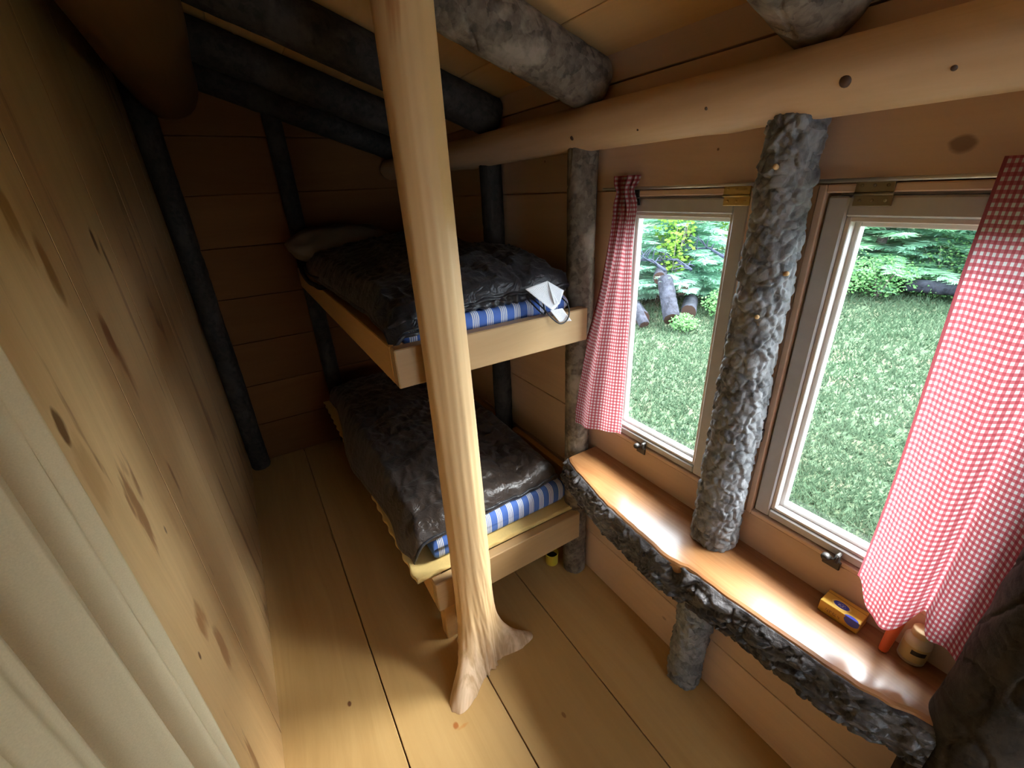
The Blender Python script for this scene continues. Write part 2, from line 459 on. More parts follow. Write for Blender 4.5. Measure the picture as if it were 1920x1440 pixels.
# ------------------------------------------------------------------ windows
def window(n, y0, y1, label):
    root = thing('window_%d' % n, (FX, (y0 + y1) / 2, WZ0), label, 'window', kind='structure')
    c = MB()      # brown casing around the sash
    a, b, z0, z1 = y0 - .018, y1 + .018, .722, 1.483
    c.box(FX - .004, FX + .085, a, a + .014, z0, z1, .002, .6); c.box(FX - .004, FX + .085, b - .014, b, z0, z1, .002, .4)
    c.box(FX - .004, FX + .085, a + .014, b - .014, z1 - .014, z1, .002, .5); c.box(FX - .004, FX + .085, a + .014, b - .014, z0, z0 + .012, .002, .7)
    for (p0, p1, q0, q1) in ((a, a + .026, z0, z1), (b - .026, b, z0, z1), (a + .026, b - .026, z1 - .030, z1), (a + .026, b - .026, z0, z0 + .024)):
        c.box(FX + .058, FX + .072, p0, p1, q0, q1, .001, .2)      # outer stop the sash closes against
    c.build('casing', M['wall_y'], root)
    s = MB()
    W = .034
    s.box(FX + .002, FX + .056, y0, y0 + W, WZ0, WZ1, .003); s.box(FX + .002, FX + .056, y1 - W, y1, WZ0, WZ1, .003)
    s.box(FX + .002, FX + .056, y0 + W, y1 - W, WZ1 - W, WZ1, .003); s.box(FX + .002, FX + .056, y0 + W, y1 - W, WZ0, WZ0 + .022, .003)
    s.build('sash', M['sash'], root)
    d = MB()
    for k, (t, xa, xb) in enumerate(((.009, FX + .008, FX + .028), (.018, FX + .028, FX + .048))):
        A, B, C, D = y0 + W, y1 - W, WZ0 + .022, WZ1 - W
        d.box(xa, xb, A, A + t, C, D, .0015); d.box(xa, xb, B - t, B, C, D, .0015)
        d.box(xa, xb, A + t, B - t, D - t, D, .0015); d.box(xa, xb, A + t, B - t, C, C + t, .0015)
    bo = d.build('bead', M['bead'], root); bo['label'] = 'white inner beading'
    g = MB(); g.box(FX + .045, FX + .049, y0 + W + .004, y1 - W - .004, WZ0 + .026, WZ1 - W - .004, 0)
    g.build('pane', M['glass'], root)
    return root

def hinge(root, y0, y1, z, mat, label):
    h = MB()
    h.box(FX - .007, FX - .003, y0, y1, z + .002, z + .022, .0008)
    h.box(FX - .003, FX + .001, y0, y1, z - .020, z - .002, .0008)
    h.tube([(FX - .006, y0, z), (FX - .006, y1, z)], .0028, 10)
    for k in range(3):
        yy = y0 + (y1 - y0) * (.17 + .33 * k)
        for dz, xx in ((.013, FX - .007), (-.011, FX - .003)):
            h.lathe((xx, yy, z + dz), [(.0026, 0), (.0022, .0012), (.0005, .0014)], 8, (-1, 0, 0))
    o = h.build('hinge', mat, root); o['label'] = label

def latch(root, y, z):
    h = MB()
    h.box(FX - .010, FX - .004, y - .017, y + .017, z - .030, z - .006, .002)
    h.box(FX - .016, FX + .002, y - .012, y - .004, z - .012, z + .012, .003)
    h.lathe((FX - .010, y + .010, z - .004), [(.006, 0), (.0085, .004), (.0085, .012), (.006, .016), (.002, .017)], 14, (-1, 0, 0))
    h.tube([(FX - .014, y - .008, z + .010), (FX - .016, y - .006, z - .002), (FX - .014, y + .012, z - .012)], .0028, 8)
    o = h.build('latch', M['dark_hinge'], root); o['label'] = 'small dark metal latch'

w1 = window(1, *WIN[0], 'far window with the pane half covered by the narrow gingham curtain')
hinge(w1, .567, .628, 1.467, M['brass'], 'brass butt hinge with screws')
hinge(w1, .872, .915, 1.467, M['dark_hinge'], 'dark hinge')
latch(w1, .785, .741)
w2 = window(2, *WIN[1], 'near window between the scaly log post and the wide gingham curtain')
hinge(w2, .322, .378, 1.467, M['dull_hinge'], 'dull painted hinge')
latch(w2, .236, .741)
k = MB(); k.box(FX - .010, FX - .003, .434, .447, .93, .965, .002); k.box(FX - .010, FX - .003, .436, .449, .985, 1.01, .002)
k.tube([(FX - .012, .44, .965), (FX - .016, .441, .975), (FX - .012, .443, .985)], .003, 8)
k.build('hook', M['dark_hinge'], w2)


w3 = thing('window_3', (.39, BY, BW[2]), 'unseen window added for fill light in the wall behind the viewer', 'window', kind='structure')  # unseen, put in to light the post front and the beam
def ring(name, x0, x1, z0, z1, t, ya, yb, mat):
    r = MB(); r.box(x0, x0 + t, ya, yb, z0, z1, .002); r.box(x1 - t, x1, ya, yb, z0, z1, .002)
    r.box(x0 + t, x1 - t, ya, yb, z0, z0 + t, .002); r.box(x0 + t, x1 - t, ya, yb, z1 - t, z1, .002)
    return r.build(name, mat, w3)
ring('casing', BW[0], BW[1], BW[2], BW[3], .016, BY - .07, BY + .004, M['wall_x'])
ring('sash', BW[0] + .018, BW[1] - .018, BW[2] + .018, BW[3] - .018, .036, BY - .055, BY - .012, M['sash'])
g = MB(); g.box(BW[0] + .05, BW[1] - .05, BY - .036, BY - .032, BW[2] + .05, BW[3] - .05, 0); g.build('pane', M['glass'], w3)

# ------------------------------------------------------------------ logs
def axis_frame(P, Q):
    t = (Q - P).normalized()
    a = Vector((0, 0, 1)).cross(t)
    if a.length < .1: a = Vector((1, 0, 0))
    a.normalize()
    return t, a, t.cross(a)

def log_mesh(p, q, r0, r1, disp, nring, nseg, bend=0.0, endround=.006, seed=0.0):
    P, Q = Vector(p), Vector(q); L = (Q - P).length
    t, a, b = axis_frame(P, Q)
    mb = MB(); V = []; F = []
    for i in range(nring + 1):
        s = i / nring; h = s * L
        r = r0 + (r1 - r0) * s
        e = min(h, L - h)
        if e < endround: r -= (endround - e) * .7
        c = P + t * h + a * (bend * sin(s * 3.3 + seed)) + b * (bend * sin(s * 2.1 + 1 + seed * 2))
        for j in range(nseg):
            th = 2 * pi * j / nseg
            d = disp(th, h, r)
            V.append(c + (a * cos(th) + b * sin(th)) * (r + d))
    for i in range(nring):
        for j in range(nseg):
            j2 = (j + 1) % nseg
            F.append([i * nseg + j, i * nseg + j2, (i + 1) * nseg + j2, (i + 1) * nseg + j])
    mb.add(V, F, 0, True)
    caps = []
    for (i, sgn) in ((0, -1), (nring, 1)):
        cap = MB(); caps.append(cap)
        ring = V[i * nseg:(i + 1) * nseg]
        c = sum((Vector(x) for x in ring), Vector()) / nseg
        cap.add(ring + [c + t * sgn * .001], [[j, (j + 1) % nseg, nseg] for j in range(nseg)], .5, False)
    return mb, caps

def make_log(name, p, q, r0, r1, disp, mat, label, cat, nring, nseg, bend=0, seed=0, group=None, endmat=None):
    root = thing(name, p, label, cat, group, 'thing')
    m, c = log_mesh(p, q, r0, r1, disp, nring, nseg, bend, seed=seed)
    m.build('bark' if 'bark' in mat.name or 'scaly' in mat.name else 'peeled_surface', mat, root)
    for cap in (c if cat in ('log', 'rafter') else ()): cap.build('cut_end', endmat or M['wood_end'], root)
    return root

def scaly(seed, amp=.0048, cell=.0215):
    def f(th, h, r):
        p = Vector((cos(th) * r, sin(th) * r, h * .85)) / cell + Vector((seed, seed * 2, 0))
        p = p + Vector((noise.noise(p * .7), noise.noise(p * .7 + Vector((9, 2, 1))), noise.noise(p * .7 + Vector((3, 7, 5))))) * .5
        d, pts = noise.voronoi(p)
        edge = smooth(.0, .30, d[1] - d[0])
        cr = noise.cell(pts[0] * 3.7)
        tilt = (p.z - pts[0].z)
        return amp * (edge * .8 - .5 + cr * .7 - tilt * .55) + .002 * noise.noise(p * 3)
    return f

def rough(seed, amp=.003, sc=16.0):
    def f(th, h, r):
        p = Vector((cos(th) * r * sc, sin(th) * r * sc, h * sc * .7)) + Vector((seed, seed * 1.7, 0))
        n1 = noise.noise(p * .35) * 1.6
        n2 = noise.noise(p * 2.2) * .7
        cr = abs(noise.noise(Vector((p.x * 1.0, p.y * 1.0, p.z * .8)) + Vector((5, 5, 5))))
        return amp * (n1 + n2 - (1.4 if cr < .035 else 0))
    return f

def peeled(seed, amp=.003, bumps=()):
    def f(th, h, r):
        p = Vector((cos(th) * 1.2, sin(th) * 1.2, h * 1.6)) + Vector((seed, 0, seed))
        d = amp * noise.noise(p) * 2 + amp * .35 * noise.noise(Vector((cos(th) * 7, sin(th) * 7, h * 3 + seed)))
        for (bh, bt, br, ba) in bumps:
            dt = (th - bt + pi) % (2 * pi) - pi
            q = ((h - bh) ** 2 + (dt * r) ** 2) / br ** 2
            if q < 6: d += ba * exp(-q)
        return d
    return f

# wall posts standing along the window wall
make_log('log_post', (.898, .483, .62), (.898, .478, 1.60), .056, .047, scaly(1.0), M['bark_scaly'],
         'scaly dark-barked log post standing on the shelf between the two windows', 'post', 330, 104)
st = bpy.data.objects['log_post']
for (z, th) in ((1.245, 3.62), (1.33, 4.3), (1.515, 3.3)):
    s = MB(); s.lathe((.898 + cos(th) * .049, .48 + sin(th) * .049, z), [(.0045, 0), (.0045, .008), (.003, .010), (.0005, .0105)], 10, (cos(th), sin(th), .25))
    b = s.build('branch_stub', M['stub'], st); b['label'] = 'pale cut branch stub'
make_log('log_post', (.905, .497, 0), (.90, .487, .530), .050, .052, scaly(4.0, .005), M['bark_scaly'],
         'short dark bark log leg on the floor holding up the shelf', 'post', 170, 96)
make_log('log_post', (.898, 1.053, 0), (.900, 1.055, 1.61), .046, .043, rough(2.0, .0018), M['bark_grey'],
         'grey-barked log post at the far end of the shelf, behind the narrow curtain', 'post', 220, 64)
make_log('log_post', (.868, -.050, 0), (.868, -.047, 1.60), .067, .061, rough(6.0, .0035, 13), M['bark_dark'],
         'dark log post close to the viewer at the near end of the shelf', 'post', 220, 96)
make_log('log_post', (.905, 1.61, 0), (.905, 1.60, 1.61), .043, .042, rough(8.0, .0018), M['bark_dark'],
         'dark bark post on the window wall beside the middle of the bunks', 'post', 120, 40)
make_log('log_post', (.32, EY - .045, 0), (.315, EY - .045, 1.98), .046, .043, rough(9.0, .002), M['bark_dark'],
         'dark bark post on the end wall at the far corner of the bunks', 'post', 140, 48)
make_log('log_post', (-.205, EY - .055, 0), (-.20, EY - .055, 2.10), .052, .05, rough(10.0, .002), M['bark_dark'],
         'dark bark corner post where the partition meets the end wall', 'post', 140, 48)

# peeled plate log over the windows and the ridge log above the partition
make_log('log_beam', (.885, BY, 1.642), (.885, EY - .01, 1.638), 0.0555, .0535,
         peeled(3.0, .0035, ((2.66, 3.4, .05, .006), (2.2, 4.2, .04, .004), (3.3, 4.4, .05, .005))), M['log_y'],
         'smooth peeled log running over the tops of the window posts', 'beam', 300, 48, bend=0, seed=1.0)
b = bpy.data.objects['log_beam']
PB = peeled(3.0, .0035, ((2.66, 3.4, .05, .006), (2.2, 4.2, .04, .004), (3.3, 4.4, .05, .005)))
for (y, th, rr) in ((.385, 196, .0065), (.262, 206, .003), (1.03, 205, .0045), (.62, 196, .0025), (.80, 214, .002)):
    a = radians(th); u = (y - BY) / (EY - .01 - BY)
    r = .0555 - .002 * u; r += PB(pi - a, y - BY, r)
    s = MB(); s.lathe((.885 + cos(a) * (r - .003), y, 1.642 - .004 * u + sin(a) * (r - .003)), [(rr * 1.5, 0), (rr * 1.25, .0035), (rr * .7, .0052), (.0003, .0056)], 14, (cos(a), 0, sin(a)))
    kb = s.build('knot', plain('knot', (.07, .035, .02), .6) if 'knot' not in bpy.data.materials else bpy.data.materials['knot'], b)
    kb['label'] = 'dark round knot'
make_log('log_beam', (-.098, BY, 1.985), (-.094, EY - .01, 1.985), .134, .128, peeled(5.0, .004), M['ridge'],
         'thick peeled ridge log overhead along the top of the partition', 'beam', 120, 64, bend=.004, seed=2.0)

# rafters
RC = lambda x: ZR(x) - .072
RL = ['pale-patched bark rafter end nearest the viewer, over the scaly post',
      'grey bark rafter running down beside the top of the peeled centre post',
      'dim bark rafter passing behind the peeled centre post',
      'dark bark rafter second from the end wall',
      'darkest bark rafter lying against the end wall']
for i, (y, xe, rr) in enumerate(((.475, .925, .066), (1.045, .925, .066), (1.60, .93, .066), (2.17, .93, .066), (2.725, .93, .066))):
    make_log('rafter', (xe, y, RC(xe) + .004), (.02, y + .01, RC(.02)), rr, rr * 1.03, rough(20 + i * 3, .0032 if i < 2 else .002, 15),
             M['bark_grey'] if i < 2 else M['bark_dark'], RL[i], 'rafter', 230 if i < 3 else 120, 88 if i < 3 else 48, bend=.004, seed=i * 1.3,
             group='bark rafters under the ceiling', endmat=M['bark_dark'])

# ------------------------------------------------------------------ peeled centre post with flared roots
def center_post():
    root = thing('peeled_post', (.37, .93, 0), 'peeled pale cedar post with flared root foot standing in the middle of the floor', 'post', kind='thing')
    mb = MB(); V = []; F = []; NS, NR = 128, 260
    ztop = 1.972
    roots = [(atan2(-.102, -.129), .115, .36, .105), (atan2(-.03, .185), .135, .30, .075), (radians(100), .05, .5, .08), (radians(205), .02, .5, .2)]
    for i in range(NR + 1):
        s = i / NR; z = ztop * (s ** 1.35)
        cx = .371 - .006 * smooth(.6, 1.9, z) + .003 * sin(z * 2.5); cy = .925 + .005 * sin(z * 1.8 + .5)
        r0 = .0550 + .004 * smooth(1.6, .2, z) + .012 * exp(-z / .20)
        for j in range(NS):
            th = 2 * pi * j / NS
            r = r0
            for (ra, A, w, hz) in roots:
                dt = (th - ra + pi) % (2 * pi) - pi
                g = exp(-(dt / w) ** 2)
                r += A * g * exp(-(z / hz) ** 1.15)
            n = noise.noise(Vector((cos(th) * 3.2, sin(th) * 3.2, z * 1.3)))
            fl = noise.noise(Vector((cos(th) * 7, sin(th) * 7, z * 1.7 + 4)))
            r += .0026 * n + .0007 * fl
            low = exp(-z / .22)
            tw = th + z * 1.2
            r += low * (.013 * noise.noise(Vector((cos(tw) * 4, sin(tw) * 4, z * 5 + 8))) + .006 * noise.noise(Vector((cos(tw) * 9, sin(tw) * 9, z * 12 + 3))) - .007 * max(0, .22 - abs(noise.noise(Vector((cos(tw) * 5, sin(tw) * 5, z * 4))))) * 4)
            V.append((cx + cos(th) * r, cy + sin(th) * r, z))
    for i in range(NR):
        for j in range(NS):
            j2 = (j + 1) % NS
            F.append([i * NS + j, i * NS + j2, (i + 1) * NS + j2, (i + 1) * NS + j])
    F.append(list(range(NS))[::-1]); F.append([NR * NS + j for j in range(NS)])
    mb.add(V, F, .3, True)
    mb.build('trunk', M['post'], root)
    return root
center_post()

# ------------------------------------------------------------------ live-edge shelf
def shelf():
    root = thing('shelf', (.84, .48, .52), 'varnished live-edge slab shelf with dark bark edge under the windows', 'shelf', kind='thing')
    edge = [(-.06, .835), (-.03, .828), (.018, .813), (.06, .795), (.104, .781), (.195, .773), (.28, .765), (.378, .757), (.43, .757), (.453, .755),
            (.475, .744), (.50, .738), (.528, .737), (.58, .743), (.641, .747), (.732, .753), (.80, .765), (.857, .778), (.92, .789), (.976, .802), (1.0, .815)]
    def fx(y):
        for i in range(len(edge) - 1):
            if edge[i][0] <= y <= edge[i + 1][0]:
                t = (y - edge[i][0]) / (edge[i + 1][0] - edge[i][0]); t = t * t * (3 - 2 * t) * .5 + t * .5
                return edge[i][1] + (edge[i + 1][1] - edge[i][1]) * t
        return edge[-1][1] if y > 1 else edge[0][1]
    y0, y1 = -.01, 1.0
    N = 240
    mb = MB(); V = []; F = []
    for i in range(N + 1):
        y = y0 + (y1 - y0) * i / N
        f = fx(y) + .0025 * noise.noise(Vector((y * 30, 0, 0)))
        for (x, z) in ((FX, .622), (f + .012, .6215), (f + .004, .6195), (f, .614), (f + .004, .53), (FX, .53)):
            V.append((x, y, z))
    for i in range(N):
        for j in range(6):
            j2 = (j + 1) % 6
            F.append([i * 6 + j, i * 6 + j2, (i + 1) * 6 + j2, (i + 1) * 6 + j])
    F.append(list(range(6))); F.append([N * 6 + j for j in range(6)])
    mb.add(V, F, .4, False)
    mb.build('slab', M['shelf'], root)
    bk = MB(); NU, NV = 620, 44
    def fn(u, v):
        y = y0 - .005 + (y1 - y0 + .01) * u
        a = (v * 1.16 - .05)                         # 0 at the top edge, 1 underneath
        prof = .022 * sin(min(1, max(0, a)) * pi) ** .7
        x = fx(y) - prof - .001
        z = .615 - .104 * min(1, max(0, a))
        if a < 0: x += .004 * (-a / .05); z += .001
        if a > 1: x += (a - 1) / .11 * .06
        p = Vector(((y + z * .55) * 29, z * 74, 1.7))
        p2 = p + Vector((noise.noise(p * .5), noise.noise(p * .5 + Vector((4, 4, 4))), 0)) * .8
        d, pt = noise.voronoi(p2)
        h = smooth(0, .26, d[1] - d[0]) * (.009 + .007 * noise.cell(pt[0] * 2.3)) + .009 * noise.noise(Vector((y * 12, z * 25, 3))) + .003 * noise.noise(p * 3)
        ft = smooth(0, .12, a)
        kn = exp(-(((y - .475) / .022) ** 2 + ((z - .597) / .016) ** 2)) * .022
        kn2 = exp(-(((y - .447) / .018) ** 2 + ((z - .60) / .02) ** 2)) * .016
        return (x - (h - .004) * ft + kn - kn2, y, z + .002 * noise.noise(p * 2) * ft)
    bk.grid(fn, NU, NV)
    b = bk.build('bark_edge', M['bark_edge'], root); b['label'] = 'dark ridged bark edge'
    return root
shelf()

# ------------------------------------------------------------------ bunks
def bunk(name, zb, zt, x0, label, yf, posts=False):
    root = thing(name, (x0, yf, zb), label, 'bunk', kind='thing')
    m = MB(); m.box(x0, .878, yf, yf + .038, zb, zt, .003, .4); m.build('front_board', M['bunk_x'], root)
    m = MB(); m.box(x0, x0 + .038, yf + .039, EY - .095, zb, zt, .003, .6); m.build('side_rail', M['bunk_y'], root)
    m = MB(); m.box(x0 + .04, .90, yf + .04, EY - .02, zt - .035, zt - .02, .001, .5); m.build('plywood_base', M['ply'], root)
    for ya, yb in ((1.105, 1.555), (1.650, 2.652)) if zb < 1 else ():
        m = MB(); m.box(.915, .9435, ya, yb, zb, zt + (.105 if zb < 1 else -.036), .003, .6); m.build('wall_rail', M['bunk_y'], root)
    return root
bunk('bunk', 1.053, 1.157, .262, 'upper bunk of pale planed boards hung between the posts', .990)
lb = bunk('bunk', .218, .342, .272, 'lower bunk of pale planed boards near the floor', 1.0)
m = MB(); m.box(.30, .345, 1.05, 1.095, 0, .30, .003, .5); m.build('leg', M['bunk_y'], lb)

def pad(name, x0, x1, y0, y1, z0, z1, mat, label, cat, wob=.004, rnd=.018, parent=None, scallop=0):
    """soft rounded slab"""
    m = MB(); NU, NV = 120, 90
    hx, hy, hz = (x1 - x0) / 2, (y1 - y0) / 2, (z1 - z0) / 2
    cx, cy, cz = (x0 + x1) / 2, (y0 + y1) / 2, (z0 + z1) / 2
    def sgp(c, e): return math.copysign(abs(c) ** e, c)
    def fn(u, v):
        # rounded rectangle footprint, rounded side profile
        t = u * 2 * pi; p = (v - .5) * pi
        cc = sgp(cos(p), .22); sz = sgp(sin(p), .6)
        x = sgp(cos(t), .10) ; y = sgp(sin(t), .10)
        q = Vector((cx + hx * x, cy + hy * y, cz))
        f = 1 - .03 * (1 - cc)
        wx = wob * noise.noise(q * 14 + Vector((0, 0, v * 3)))
        s = scallop * sin(t * 60) * cc
        rr = cc if cc < .98 else 1
        px = cx + (hx * x) * rr + wx + s * (1 if abs(x) > .98 else 0)
        py = cy + (hy * y) * rr + wx + s * (1 if abs(y) > .98 else 0)
        return (px, py, cz + hz * sz + wob * .6 * noise.noise(Vector((px * 9, py * 9, v))))
    m.grid(fn, NU * 3, NV // 2, closed_u=True)
    root = m.build(name, mat)
    tag(root, label, cat, kind='thing')
    return root

# box-like pads built from a dense grid, so their edges stay straight
def slab(name, x0, x1, y0, y1, z0, z1, mat, label, cat, amp=.003, tuft=0.0, seed=0, scallop=0.0, top=None):
    m = MB(); n = 22
    prof = []                                   # around the cross-section in (x, z), going over the top
    r = min((z1 - z0) * .42, .02)
    xs_ = [x0 + r + (x1 - x0 - 2 * r) * i / 60 for i in range(61)]
    pr = [(x0 + r, z0)] + [(x0 + r - r * sin(a), z0 + r - r * cos(a)) for a in (pi / 6, pi / 3, pi / 2)]
    pr += [(x0, z1 - r)] + [(x0 + r - r * cos(a), z1 - r + r * sin(a)) for a in (pi / 6, pi / 3)] + [(x, z1) for x in xs_]
    pr += [(x1 - r + r * sin(a), z1 - r + r * cos(a)) for a in (pi / 6, pi / 3, pi / 2)] + [(x1, z0 + r)] + [(x1 - r, z0)]
    NY = 150
    V = []; F = []; L = len(pr)
    for j in range(NY + 1):
        y = y0 + (y1 - y0) * (j / NY) ** 1.6
        e = min(y - y0, y1 - y)
        for (x, z) in pr:
            k = 1.0
            zz = z
            if e < r:
                k = sqrt(max(0, 1 - ((r - e) / r) ** 2))
                zz = (z0 + z1) / 2 + (z - (z0 + z1) / 2) * (.25 + .75 * k)
            q = Vector((x * 11, y * 11, z * 8 + seed))
            d = amp * noise.noise(q)
            if tuft and z > z0 + .4 * (z1 - z0): zz += tuft * (abs(sin(x * pi / .045)) - .5) * exp(-max(0, e - .0) / .05)
            yy = y + d + (scallop * sin(x * 90) * (1 if j < 3 else 0))
            zz += amp * noise.noise(q * 1.3 + Vector((5, 5, 5))) * (1 if z > z0 + .002 else .2)
            if top: zz += top(x, y) * (1 if z > (z0 + z1) / 2 else 0)
            xx = x + (scallop * sin(y * 80) if (x < x0 + r * .3 or x > x1 - r * .3) else 0)
            V.append((xx, yy, zz))
    for j in range(NY):
        for i in range(L):
            i2 = (i + 1) % L
            F.append([j * L + i, j * L + i2, (j + 1) * L + i2, (j + 1) * L + i])
    F.append(list(range(L))); F.append([NY * L + i for i in range(L)])
    m.add(V, F, .5, True)
    o = m.build(name, mat); tag(o, label, cat, kind='thing')
    return o

slab('mattress', .305, .845, 1.045, 2.62, 1.1385, 1.195, M['ticking'], 'thin blue and white striped mattress on the upper bunk', 'mattress', amp=.003, tuft=.006, seed=3)
slab('foam_pad', 0.222, .905, 1.034, 2.66, .3435, .360, M['foam'], 'yellow foam pad with wavy edge under the lower striped mattress', 'foam pad', amp=.003, seed=5, scallop=.004)
slab('mattress', .305, .865, 1.072, 2.60, .3615, .452, M['ticking'], 'thin blue and white striped mattress on the lower bunk', 'mattress', amp=.003, seed=7)

def bag(name, mat, label, outline, ztop, zbot, puff, seed, quilt=.16, drape=None):
    """quilted sleeping bag: outline(u,v) gives the footprint, puffy top, thick rolled edge"""
    root = thing(name, outline(.5, .5)[:2] + (zbot,), label, 'sleeping bag', kind='thing')
    m = MB(); NU, NV = 130, 150
    def top(u, v):
        x, y = outline(u, v)
        e = min(u, 1 - u, v * 1.8, (1 - v) * 1.8)
        rise = sqrt(max(0, 1 - (1 - min(1, e / .10)) ** 2))
        q = Vector((x * 7, y * 7, seed))
        w = noise.noise(q) * .5 + noise.noise(q * 2.3) * .35 + (.5 - abs(noise.noise(q * 1.7 + Vector((3, 1, 2))))) * .35
        wr = ((.5 - abs(noise.noise(Vector((x * 30 + w * 2, y * 13, seed + 4))))) * .010 + (.5 - abs(noise.noise(Vector((x * 16 - y * 9, y * 17 + x * 8, seed + 9))))) ** 2 * .030)
        qs = abs(sin(pi * (y - 1.0) / quilt)) ** .35 * abs(sin(pi * (x + .1) / (quilt * 1.8))) ** .3
        zt = ztop(x, y) if callable(ztop) else ztop
        h = (zt - zbot) * (.30 + .70 * rise) + (w * .022 + wr + (qs - .8) * puff) * rise
        z = zbot + max(.004, h)
        if drape: z += drape(x, y)
        ed = .010 * noise.noise(Vector((u * 9, v * 9, seed))) * (1 - min(1, e / .05))
        return (x + ed, y + ed, z)
    def bot(u, v):
        x, y = outline(u, v)
        ed = .010 * noise.noise(Vector((u * 9, v * 9, seed))) * (1 - min(1, min(u, 1 - u, v * 1.8, (1 - v) * 1.8) / .05))
        return (x + ed, y + ed, zbot + (drape(x, y) if drape else 0))
    m.grid(top, NU, NV); m.grid(bot, NU // 2, NV // 2)
    # side wall joining top and bottom
    rim = [(i / NU, 0) for i in range(NU)] + [(1, j / NV) for j in range(NV)] + [(1 - i / NU, 1) for i in range(NU)] + [(0, 1 - j / NV) for j in range(NV)]
    V = [];F = []
    for (u, v) in rim:
        a, b = Vector(top(u, v)), Vector(bot(u, v))
        mid = (a + b) / 2; out = Vector((u - .5, v - .5, 0)).normalized() * .006
        V += [a, mid + out, b]
    n = len(rim)
    for i in range(n):
        i2 = (i + 1) % n
        for k in range(2): F.append([i * 3 + k, i2 * 3 + k, i2 * 3 + k + 1, i * 3 + k + 1])
    m.add(V, F, 0, True)
    m.build('shell', mat, root)
    return root, top

def out_low(u, v):
    y = 1.085 + (2.50 - 1.085) * v
    xl = .205 + .03 * v + .03 * smooth(.10, 0, v) + .02 * sin(v * 9)
    xr = .84 - .10 * smooth(.4, 1, v)
    # the near edge runs askew: further forward on the left
    y += .055 * smooth(1, 0, v * 3) * (.5 - u) * -1 * .6
    return (xl + (xr - xl) * u, y)
def dr_low(x, y):
    return -.095 * smooth(.285, .20, x)
zt_low = lambda x, y: .532 + .03 * smooth(1.1, 1.5, y) - .04 * smooth(1.9, 2.4, y) + .012 * sin(x * 16)
lbag, ltop = bag('sleeping_bag', M['bag_brown'], 'crumpled brown nylon sleeping bag spread over the lower bunk', out_low, zt_low, .456, .012, 2.0, drape=dr_low)
# zip edge and cuff along the near edge
m = MB(); pts = []
for i in range(60):
    x, y, z = ltop(i / 59, 0); pts.append((x, y - .004, z - .004 + .002 * sin(i)))
m.tube(pts, .005, 8); zz = m.build('zip_edge', M['bag_black'], lbag); zz['label'] = 'dark zipped hem'

def out_up(u, v):
    y = 1.062 + (2.40 - 1.062) * v - .026 * smooth(.45, .12, u) * (1 - v) ** 3
    xl = .268 + .006 * sin(v * 7); xr = .86
    return (xl + (xr - xl) * u, y)
zt_up = lambda x, y: 1.262 - .035 * smooth(.55, .30, x) + .035 * smooth(1.07, 1.30, y) + .015 * smooth(.4, .75, x)
dr_up = lambda x, y: -.032 * smooth(.315, .27, x) - .030 * smooth(1.085, 1.035, y) * smooth(.55, .33, x)
ubag, utop = bag('sleeping_bag', M['bag_black'], 'black nylon sleeping bag folded on the upper bunk', out_up, zt_up, 1.212, .010, 9.0, quilt=.11, drape=dr_up)
m = MB(); pts = []
for i in range(60):
    x, y, z = utop(i / 59, 0); pts.append((x, y - .003, z - .010 + .003 * sin(i * .7)))
m.tube(pts, .006, 8); m.build('hem', M['bag_black'], ubag)
m = MB()
def lowfold(u, v):
    t = u * 2 * pi; x = .275 + .575 * v
    e = sqrt(max(.02, 1 - abs(2 * v - 1) ** 8))
    r = (.013 + .004 * noise.noise(Vector((x * 40, sin(t) * 1.5, cos(t) * 1.5))) + .0022 * sin(x * 210 + 2 * sin(x * 30))) * e
    return (x, 1.068 + r * 1.5 * cos(t) + .004 * noise.noise(Vector((x * 9, 1, 1))), 1.208 - .014 * smooth(.33, .27, x) + r * sin(t))
m.grid(lowfold, 20, 240, closed_u=True)
lf = m.build('lower_fold', M['bag_black'], ubag); lf['label'] = 'ruffled lower fold of the bag'
# looped black drawcord at the near right corner
m = MB()
loop = [(.69, 1.075, 1.225), (.70, 1.03, 1.205), (.715, .993, 1.178), (.735, .980, 1.150), (.760, .976, 1.132), (.785, .978, 1.137), (.797, .982, 1.158), (.795, .99, 1.185), (.780, 1.01, 1.205), (.765, 1.04, 1.215)]
def catmull(P, n=8):
    P = [Vector(p) for p in P]; out = []
    for i in range(len(P) - 1):
        a, b, c, d = P[max(i - 1, 0)], P[i], P[i + 1], P[min(i + 2, len(P) - 1)]
        for k in range(n):
            t = k / n
            out.append(.5 * ((2 * b) + (c - a) * t + (2 * a - 5 * b + 4 * c - d) * t * t + (3 * b - a - 3 * c + d) * t ** 3))
    return out + [P[-1]]
m.tube(catmull(loop), .0022, 8)
m.tube(catmull([(.685, 1.07, 1.222), (.695, 1.02, 1.19), (.708, .995, 1.168), (.722, 1.0, 1.165), (.735, 1.03, 1.19)]), .0022, 8)
m.build('drawcord', M['cord'], ubag)

